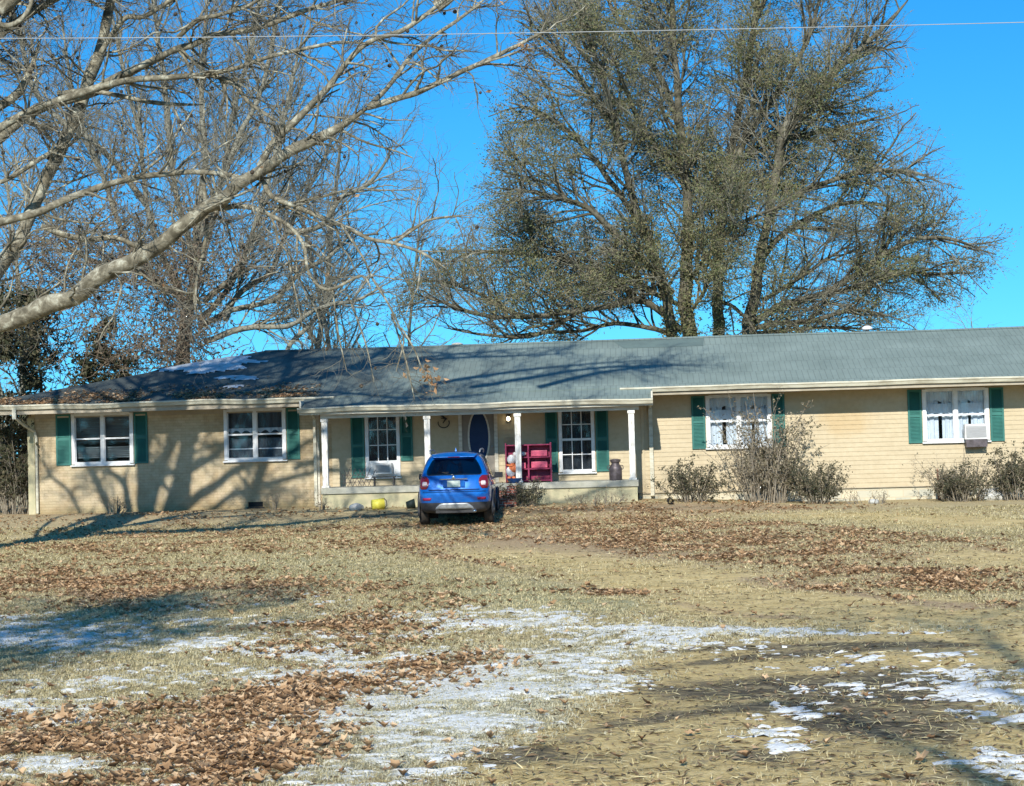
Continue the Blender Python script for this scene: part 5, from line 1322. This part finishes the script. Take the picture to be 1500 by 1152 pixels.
shrub('shrub', 1010, 46.6, 1.0, 1.5, 'rounded low shrub in front of the siding just right of the downspout', 'shrub', 'leaf_shrub', 46, 3600, .06, None, .8)
shrub('tall_shrub', 1118, 46.7, 2.75, 1.7, 'tallest pale-stemmed shrub standing before the lace-curtained window right of the porch', 'shrub', 'leaf_pale', 46, 2900, .065, None, .26, -.02, sr=.015, gap=.2, twl=.45)
shrub('shrub', 1140, 46.9, 2.3, .9, 'dark leafy shrub growing up through the tallest shrub', 'shrub', 'leaf_shrub', 26, 2400, .065, None, .3, -.02)
shrub('shrub', 1198, 46.6, 1.05, 1.3, 'dark low shrub at the right foot of the tallest shrub', 'shrub', 'leaf_shrub', 44, 3800, .06, None, .7)
shrub('shrub', 1412, 46.6, .95, 1.7, 'arching shrub below the window air conditioner on the siding wall', 'shrub', 'leaf_shrub', 52, 3800, .06, None, .8)
shrub('dry_shrub', 1412, 46.8, 1.35, 2.2, 'thin pale arching canes rising from the shrub below the air conditioner', 'shrub', 'leaf_pale', 26, 380, .05, None, 1.0, -.07)
shrub('shrub', 1488, 46.4, 1.3, 1.2, 'dark shrub at the right frame edge before the siding', 'shrub', 'leaf_shrub', 40, 4000, .065, None, .5)
shrub('weed_clump', 470, 46.9, .4, .4, 'dry weed stalks at the left end of the porch base', 'weeds', 'leaf_pale', 9, 60, .04, None, .6)
shrub('weed_clump', 400, 47.5, .45, .3, 'dry weed stalks right of the foundation vent', 'weeds', 'leaf_pale', 7, 30, .04, None, .5)
shrub('weed_clump', 170, 47.6, .5, .9, 'dry weed stalks under the leftmost window', 'weeds', 'leaf_pale', 16, 80, .04, None, .8)
shrub('weed_clump', 870, 46.4, .35, 2.6, 'straggly dry weeds along the right half of the porch base', 'weeds', 'leaf_pale', 34, 240, .045, None, .9)
shrub('weed_clump', 1270, 46.6, .3, 2.0, 'dry weeds before the blockwork between the big bush and the rightmost shrubs', 'weeds', 'leaf_pale', 26, 160, .04, None, .9)

# leaf debris and snow on the roof
def roof_pt(u, v): return hw(u, v, rz_(u, v) if u > HL else min(ZR - PITCH * (VR - v), zE + (u - EL) * (ZR - zE) / (HL - EL)))
rl = []
for _ in range(5200):
    u = R.uniform(-14, -3.5) if R.random() < .8 else R.uniform(-14, -5); v = vE + .02 + abs(R.gauss(0, .16 if u > -5 else .5))
    if v > 3: continue
    if noise.noise((u * .9, v * 1.6, 3)) + .25 + (.25 if u < -5 else -.35) < R.random() * .8: continue
    p = roof_pt(u, v); rl.append((p.x, p.y, p.z + .025))
o = leaves_mesh('roof_leaves', rl, .085, M['leaf_litter'], None, flat=.8, seed=21, aspect=.8); tag(o, 'brown leaves and twigs caught on the left part of the roof above the gutter', 'leaves', None, 'stuff')
def rsnow(name, u0, u1, v0, v1, seed, label):
    st_ = .07; V = []; idx = {}; n1 = int((u1 - u0) / st_); n2 = int((v1 - v0) / st_)
    for i in range(n1 + 1):
        for j in range(n2 + 1):
            u = u0 + i * st_; v = v0 + j * st_; a = (2 * i / n1 - 1); b = (2 * j / n2 - 1)
            h = 1 - (a * a + b * b) + .9 * noise.noise((u * 1.2, v * 2.4, seed)) + .3 * noise.noise((u * 5, v * 6, seed))
            p = roof_pt(u, v); idx[i, j] = (len(V), h > .2); V.append((p.x, p.y, p.z + .008 + max(-.006, min(.03, (h - .3) * .1))))
    Fq = [[idx[i, j][0], idx[i + 1, j][0], idx[i + 1, j + 1][0], idx[i, j + 1][0]] for i in range(n1) for j in range(n2) if all(idx[a, b][1] for a, b in ((i, j), (i + 1, j), (i + 1, j + 1), (i, j + 1)))]
    o = npmesh(name, np.array(V), np.array(Fq), M['roofsnow'], None, True); tag(o, label, 'snow', None, 'stuff')
rsnow('snow', -10.6, -6.9, 1.15, 2.9, 1, 'largest patch of old snow near the hip at the left end of the roof')
rsnow('snow', -8.4, -6.6, .45, 1.0, 5, 'thin strip of snow on the roof below the largest patch')
rsnow('snow', -7.9, -7.1, -.15, .2, 9, 'smallest scrap of snow low on the left part of the roof')

# ---- overhead wire
wp = []
for i in range(25):
    x = -700 + i * 125; 
    y = 58 - .0 * x; t = (x - 0) / 1500.0
    y = 56.5 + 1 * t - 24.5 * max(0, t) ** 1.6 if t > 0 else 56.5 - 12 * t * t
    wp.append(at(x, y, 25.0))
o = MB().tube(wp, .0055, 6).build('overhead_wire', M['wire'], None, True); tag(o, 'pale overhead wire crossing the sky in front of the tree crowns', 'wire')

# ---- unseen wood added behind the camera to darken the window reflections
T3 = Branches(); wl = []
for _ in range(150):
    x = R.uniform(-75, 75); y = R.uniform(-62, -34); H = R.uniform(6, 11); pts, rads = wander(Vector((x, y, -.6)), Vector((0, 0, 1)), H, R.uniform(.08, .2), 6, .05); T3.add(pts, rads, 5)
    for q in range(200): wl.append((x + R.gauss(0, 1.7), y + R.gauss(0, 1.5), -.4 + R.random() * H))
wr_ = empty('wood', (0, -45, -.6)); tag(wr_, 'brown winter wood added unseen behind the camera for dark window reflections', 'wood', None, 'stuff')
for o in (T3.build('trunks', M['bark_bg'], None), leaves_mesh('foliage', wl, .8, M['leaf_vine'], None, seed=31)): o['kind'] = 'stuff'; under(o, wr_)

# ---- unseen trees added beside and behind the camera to shade the foreground
def shade_tree(name, x, y, H, label, leafmat=None, leafn=0, ls=.2, spread=.3, z0=.35, gap=.5):
    zg = gz(x, y); root = empty(name, (x, y, zg)); tag(root, label, 'tree')
    lv = [dict(gap=gap, len=H * spread, r=.05, ang=1.1, seg=6, wob=.14, sides=5), dict(gap=gap * .8, len=H * spread * .45, r=.02, ang=.8, seg=5, wob=.18, sides=3), dict(gap=.35, len=.6, r=.01, ang=.8, seg=3, wob=.2, sides=3, tips=3)]
    T = Tree(lv); pts, rads = wander(Vector((x, y, zg - .2)), Vector((0, 0, 1)), H, .16, 10, .04, .06, .2); T.thick.add(pts, rads, 8); T.spawn(pts, rads, 0, z0)
    o = [T.thick.build('trunk', M['bark_bg'], None), T.fine.build('twigs', M['bark_bg'], None)]
    if leafn:
        t = np.array([R.choice(T.tips) for _ in range(leafn)]) + np.random.RandomState(3).normal(size=(leafn, 3)) * .2
        q = leaves_mesh('leaves', t, ls, M[leafmat], None, seed=77); q['kind'] = 'stuff'; o.append(q)
    for q in o: under(q, root)
shade_tree('evergreen_tree', -7.2, 6.0, 10.4, 'dark evergreen added left of the camera out of the picture to shade the lawn', 'leaf_dark', 4200, .17, .28, .55, .34)
shade_tree('bare_tree', 1.6, -3.0, 14.0, 'bare tree added to the right of the camera out of the picture to shade the drive', None, 0, .2, .26, .45, .6)

# ------------------------------------------------------------ camera, light, world
cam = bpy.data.cameras.new('camera'); co = bpy.data.objects.new('camera', cam); C.objects.link(co); sc.camera = co
cam.sensor_width = 36; cam.lens = F / 1500 * 36; cam.clip_end = 6000; cam.clip_start = .1
fw = Vector((0, cos(PIT), sin(PIT))); upv = Vector((0, -sin(PIT), cos(PIT))); rt = Vector((1, 0, 0))
# content appears rotated counter-clockwise by ROLL -> camera rolled clockwise
c, s = cos(ROLL), sin(ROLL)
X_ = rt * c - upv * s * -1 * -1; X_ = rt * c - upv * s; Y_ = upv * c + rt * s
m = Matrix((X_, Y_, -fw)).transposed().to_4x4(); m.translation = Vector((0, 0, CZ)); co.matrix_world = m
sl = bpy.data.lights.new('sun', 'SUN'); sl.energy = 5.0; sl.angle = radians(.55); sl.color = (1, .95, .86)
so_ = bpy.data.objects.new('sun', sl); C.objects.link(so_); so_.location = (0, 0, 30)
so_.rotation_euler = (-SUN).to_track_quat('-Z', 'Y').to_euler()
w = bpy.data.worlds.new('World'); sc.world = w; w.use_nodes = True; nt = w.node_tree
bg = nt.nodes['Background']; sky = nt.nodes.new('ShaderNodeTexSky'); sky.sky_type = 'NISHITA'; sky.sun_disc = False
sky.sun_elevation = math.asin(SUN.z); sky.sun_rotation = atan2(SUN.x, SUN.y); sky.altitude = 100; sky.air_density = 1.0; sky.dust_density = .3; sky.ozone_density = 2.5
hs = nt.nodes.new('ShaderNodeHueSaturation'); hs.inputs['Saturation'].default_value = 1.4; hs.inputs['Value'].default_value = 1
tn = nt.nodes.new('ShaderNodeMix'); tn.data_type = 'RGBA'; tn.blend_type = 'MULTIPLY'; tn.inputs[0].default_value = 1; tn.inputs[7].default_value = (.48, .98, 1.06, 1)
tc = nt.nodes.new('ShaderNodeTexCoord'); mp = nt.nodes.new('ShaderNodeMapping'); mp.inputs['Scale'].default_value = (1, 1, .9); mp.inputs['Location'].default_value = (0, 0, .10)
nt.links.new(tc.outputs['Generated'], mp.inputs['Vector']); nt.links.new(mp.outputs[0], sky.inputs['Vector'])
nt.links.new(sky.outputs[0], hs.inputs['Color']); nt.links.new(hs.outputs[0], tn.inputs[6]); nt.links.new(tn.outputs[2], bg.inputs[0]); bg.inputs[1].default_value = .132
sc.view_settings.view_transform = 'Standard'; sc.view_settings.look = 'None'; sc.view_settings.exposure = .36; sc.view_settings.gamma = 1
sc.render.engine = 'CYCLES'
sc.cycles.max_bounces = 6; sc.cycles.transparent_max_bounces = 16
